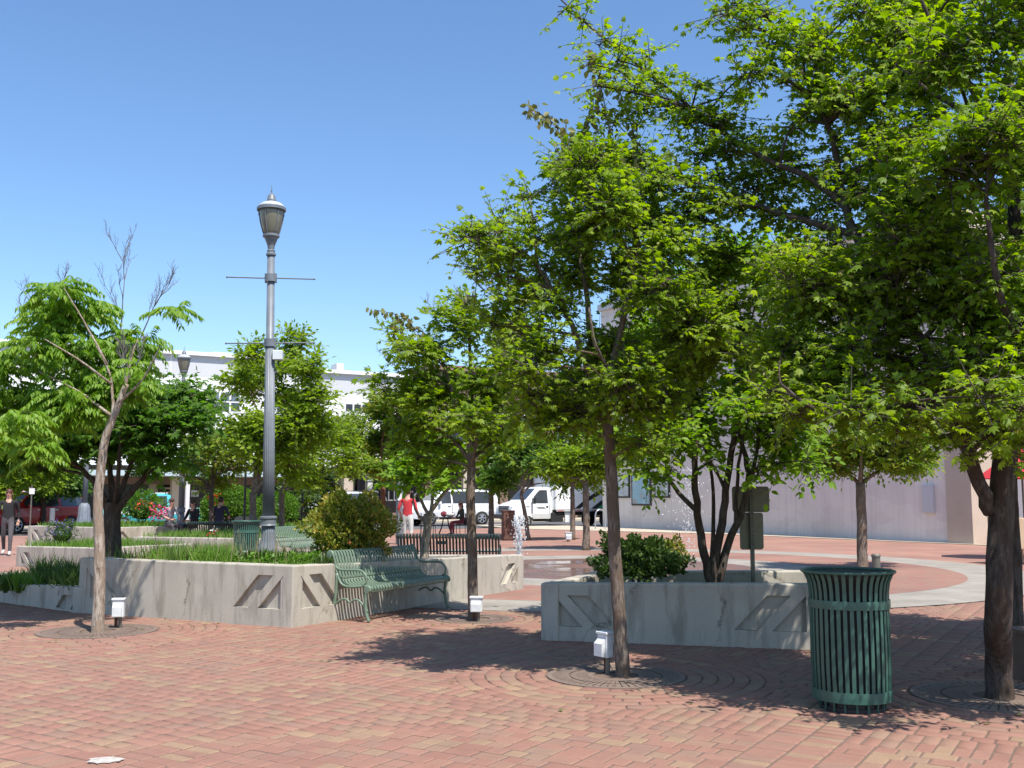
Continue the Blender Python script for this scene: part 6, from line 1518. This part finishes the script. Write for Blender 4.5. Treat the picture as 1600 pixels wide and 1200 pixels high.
mb = MB(); mb.ball((-.16, 0, .12), .13, 12, 8, (1.0, .7, .9)); mb.build('flap', M['c_maroon'], bg_, smooth=True)
mb = MB(); mb.box((0, 0, .005), (.36, .26, .008), .3); tag(mb.build('paper_sheet', M['c_white']), 'white paper lying at the left of the cafe table', 'paper').location = (tp_[0] - .28, tp_[1] - .15, .73)
rb_ = tag(empty('steel_bin', (At(794, 830, 37).x, 37, 0), .2), 'rusty brown square bin in front of the box truck', 'litter bin')
MB().box((0, 0, .52), (.42, .4, 1.0)).build('body', M['rust'], rb_, bevel=.02); MB().box((0, 0, 1.04), (.46, .44, .04)).build('lid', M['rust'], rb_, bevel=.01)
MB().box((0, 0, .01), (.36, .34, .02)).build('base', M['black'], rb_)
br = tag(empty('bike_rack', (At(938, 820, 49).x, 49, 0), SROT), 'silver hoop bike rack at the corner of the pale wall', 'bike rack')
mb = MB(); mb.tube(smooth_path([(-.28, 0, 0), (-.28, 0, .6), (-.2, 0, .85), (0, 0, .95), (.2, 0, .85), (.28, 0, .6), (.28, 0, 0)], 4), .03, 8); mb.build('hoop', M['rim'], br, smooth=True)
for sx in (-1, 1):
    q = MB(); q.lathe([(.07, 0), (.07, .015)], 12, (sx * .28, 0, 0)); q.build('foot_plate', M['rim'], br)
def sign_pole(label, px, d, top_y, plates, r=.03, mat='post_steel'):
    b = Vector((At(px, 800, d).x, d, 0)); root = tag(empty('sign_pole', b), label, 'sign', 'street sign poles'); h = At(px, top_y, d).z
    MB().tube([(0, 0, 0), (0, 0, h)], r, 8).build('pole', M[mat], root)
    for (y0, y1, w, m_) in plates:
        z1, z0 = At(px, y0, d).z, At(px, y1, d).z; MB().box((.02, -r - .006, (z0 + z1) / 2), (w, .008, z1 - z0)).build('plate', M[m_], root)
sign_pole('thin grey pole left of the street sign before the gallery', 571, 46, 742, [], .04)
sign_pole('street sign pole with green and white plates before the gallery', 577, 45, 736, [(737, 752, .26, 'awning'), (754, 770, .22, 'frame_white'), (770, 778, .2, 'redprint')], .03)
sign_pole('white parking sign on a pole left of the red-tipped bush', 496, 44, 755, [(761, 790, .2, 'frame_white')], .035)
sign_pole('grey post beside the person in the red shirt', 624, 34, 752, [(770, 782, .13, 'frame_white')], .12, 'lamp_grey')
sign_pole('thin pole beside the dark red SUV', 48, 38, 758, [(763, 772, .2, 'frame_white')], .025)
sign_pole('short grey marker post at the kerb, far left', 82, 42, 794, [], .1, 'lamp_grey')
sign_pole('thin black pole left of the big lamp post', 382, 30, 740, [], .035, 'black')
sign_pole('thin black pole right of the big lamp post', 472, 31, 770, [], .03, 'black')
sign_pole('pale vertical post beside the farther lamp post', 292, 40, 752, [], .09, 'frame_white')
ub = tag(empty('cafe_umbrella', (At(1600, 800, 26).x, 26, 0)), 'red cafe umbrella just showing behind the right-hand trunks', 'umbrella')
mb = MB(); mb.lathe([(1.15, 2.0), (.9, 2.2), (.45, 2.5), (.04, 2.75)], 8, cap=False); mb.build('canopy', M['umbrella_red'], ub); mb = MB(); mb.tube([(0, 0, 0), (0, 0, 2.78)], .025, 8); mb.build('pole', M['post_steel'], ub)
MB().lathe([(.28, 0), (.28, .06), (.05, .1)], 20).build('base', M['black'], ub)
ct = tag(empty('vending_cart', (At(1588, 830, 24).x, 24, 0), .3), 'tan wooden cart behind the right-hand trunks', 'cart')
MB().side([(-.5, .35), (.6, .35), (.6, .9), (.1, 1.05), (-.5, 1.1)], -.35, .35).build('body', M['tan'], ct, bevel=.02)
for sx in (-.35, .4):
    for sy in (-.3, .3): MB().box((sx, sy, .18), (.06, .06, .36)).build('leg', M['tan'], ct)
mb = MB(); mb.box((.0, 0, .42), (1.2, .4, .05)); wb = tag(empty('wooden_bench', (At(1668, 1040, 9.0).x, 9.0, 0), .15), 'edge of a weathered wooden bench behind the large maple trunk', 'bench')
for k in range(4):
    q = MB(); q.box((0, -.18 + k * .12, .40), (.9, .10, .04)); q.build('slat', M['brownwall'], wb, bevel=.005)
for sx in (-1, 1):
    q = MB(); q.box((sx * .38, 0, .19), (.06, .42, .38)); q.build('leg', M['brownwall'], wb, bevel=.005)

# ---------------------------------------------------------------- fountain jets
wm, nt_, bs = new_mat('aerated_water'); wn_ = noise(nt_, 30, 3); wr = ramp(nt_, wn_.outputs[0], [(.3, (.75, .78, .8)), (.7, (.92, .93, .94))]); nt_.links.new(wr.outputs[0], bs.inputs['Base Color'])
bs.inputs['Roughness'].default_value = .12; bs.inputs['Transmission Weight'].default_value = .55; bs.inputs['IOR'].default_value = 1.33; M['water'] = wm
def jet(label, base, h, w, n, seed, col=True):
    rng = random.Random(seed); root = tag(empty('fountain_jet', base), label, 'fountain jet')
    MB().lathe([(.09, -.01), (.09, .012), (.05, .016)], 18).build('nozzle', M['post_steel'], root)
    if col:
        mb = MB(); prof = []
        for k in range(3):
            ph = rng.random() * 6; pts = [(w * .35 * math.sin(ph + z * 7) * (.3 + z), w * .35 * math.cos(ph * 1.3 + z * 6) * (.3 + z), z * h) for z in [i / 14 for i in range(15)]]
            mb.tube(pts, [w * (.13 + .20 * abs(math.sin(i * 1.9 + ph))) * (1 if i < 11 else 1.5) for i in range(15)], 7)
        mb.build('column', M['water'], root, smooth=True)
    mb = MB()
    for k in range(n):
        z = rng.random() ** .8 * h; s = w * (.35 + .9 * (1 - abs(z / h - .75))) * rng.gauss(0, .75); a = rng.random() * 2 * PI; r = rng.uniform(.006, .02) * (1 if col else .9)
        mb.ball((s * math.cos(a), s * math.sin(a), z), r, 5, 4, (1, 1, rng.uniform(.8, 2)))
    tag(mb.build('droplets', M['water'], root, smooth=True), None, None, None, 'stuff')
j1 = G(811, 876); jet('white water jet rising at the right end of the left planter', Vector((j1.x, j1.y, .012)), 1.08, .16, 260, 1)
j2 = At(1076, 840, 27.0); jet('faint mist of droplets rising behind the multi-stemmed tree', Vector((j2.x, 27.0, 0)), 2.3, .42, 380, 2, False)

# mixed plants among the grass of the lamp planter, and fallen leaves on the paving
rngC = np.random.default_rng(55); CP, CD, CN, CH = [], [], [], []
for i in range(30):
    x = rngC.uniform(255, 505); d = rngC.uniform(13.0, 14.8); p = At(x, 850, d)
    if not in_poly(p.x, p.y, shrink(P1, .95)): continue
    n = 46; a = rngC.random(n) * 2 * PI; out = np.stack([np.cos(a), np.sin(a), np.zeros(n)], 1)
    CP.append(np.array([[p.x, p.y, zs(S1, p.x, p.y)]]) + out * .08 * rngC.random((n, 1))); CD.append(out * (.25 + .6 * rngC.random((n, 1))) + np.array([0, 0, 1.]))
    CN.append(out * -.6 + np.array([0, 0, .8])); CH.append(rngC.uniform(.14, .34) * (.6 + .5 * rngC.random(n)))
CH = np.concatenate(CH)
tag(link_mesh('leafy_growth', leaves_mesh('lg', 'blade', np.concatenate(CP), np.concatenate(CD), np.concatenate(CN), CH, .022 / CH), M['daylily']), 'leafy clumps growing among the grass of the lamp planter', 'plants', None, 'stuff')
for (px, w, h, dn) in ((575, 3.0, .55, 4), (340, 1.2, .8, 5), (60, 2.2, .9, 6), (525, .5, .9, 3)):
    mb = MB(); s_ = fx(px, FN + dn); mb.box((s_, dn, (zr if px > 470 else zl) + h / 2 - .1), (w, 1.2, h)); mb.build('roof_unit', M['grey_band'], bw, bevel=.03)
rngL = np.random.default_rng(77); nL = 420
xy = np.stack([rngL.uniform(-7, 6, nL), rngL.uniform(5.5, 15, nL)], 1); keepL = np.exp(-((xy[:, 0:1] - np.array([[.9, 3.6, -.7, -4.8]])) ** 2 + (xy[:, 1:2] - np.array([[9.3, 8.4, 13.2, 12.3]])) ** 2) / 2.2).max(1) > rngL.random(nL) * .9
xy = xy[keepL]; PL = np.concatenate([xy, np.full((len(xy), 1), .012)], 1)
DL = np.concatenate([rngL.normal(size=(len(xy), 2)), rngL.normal(size=(len(xy), 1)) * .08], 1); NL = np.array([0, 0, 1.]) + rngL.normal(size=DL.shape) * .2
tag(link_mesh('fallen_leaves', leaves_mesh('fl', 'ovate', PL, DL, NL, .03 + .03 * rngL.random(len(xy))), M['leaf_vine']), 'scattered fallen leaves on the brick paving under the trees', 'leaves', None, 'stuff')

rngP = np.random.default_rng(91); npl = 5200
xyP = inpoly_pts(shrink([(-4.9, 13.85), (-2.75, 12.72), (-2.2, 13.8), (-3.6, 15.0)], .95), npl, rngP)
hP = .02 + .16 * rngP.random(npl) * (.4 + .6 * np.abs(np.sin(xyP[:, 0] * 9) * np.cos(xyP[:, 1] * 7)))
PP = np.concatenate([xyP, (zs(S1, xyP[:, 0], xyP[:, 1]) + hP)[:, None]], 1); DP = rngP.normal(size=PP.shape) * np.array([.8, .8, .4]) + np.array([0, 0, .5])
tag(link_mesh('leafy_groundcover', leaves_mesh('gc', 'ovate', PP, DP, rngP.normal(size=PP.shape) * .5 + np.array([0, 0, 1.]), .03 + .04 * rngP.random(npl)), M['leaf_round']), 'small-leaved ground cover at the front rim of the lamp planter', 'plants', None, 'stuff')
nst = 140; xyS = inpoly_pts(shrink(P1[:2] + [(-3.0, 14.6), (-4.8, 15.6)], .93), nst, rngP); hS = .25 + .25 * rngP.random(nst); zS = zs(S1, xyS[:, 0], xyS[:, 1])
A_ = np.concatenate([xyS, zS[:, None]], 1); B_ = A_ + np.concatenate([rngP.normal(size=(nst, 2)) * .07, hS[:, None]], 1)
Vs_, Fs_ = tri_tubes(A_, B_, np.full(nst, .003), np.full(nst, .0015)); tag(link_mesh('dry_stalks', np_mesh('ds', Vs_, Fs_), simple('dry_straw', (.36, .30, .17), (.25, .2, .11), 20, .9)), 'thin dry stalks standing among the grass of the lamp planter', 'plants', None, 'stuff')
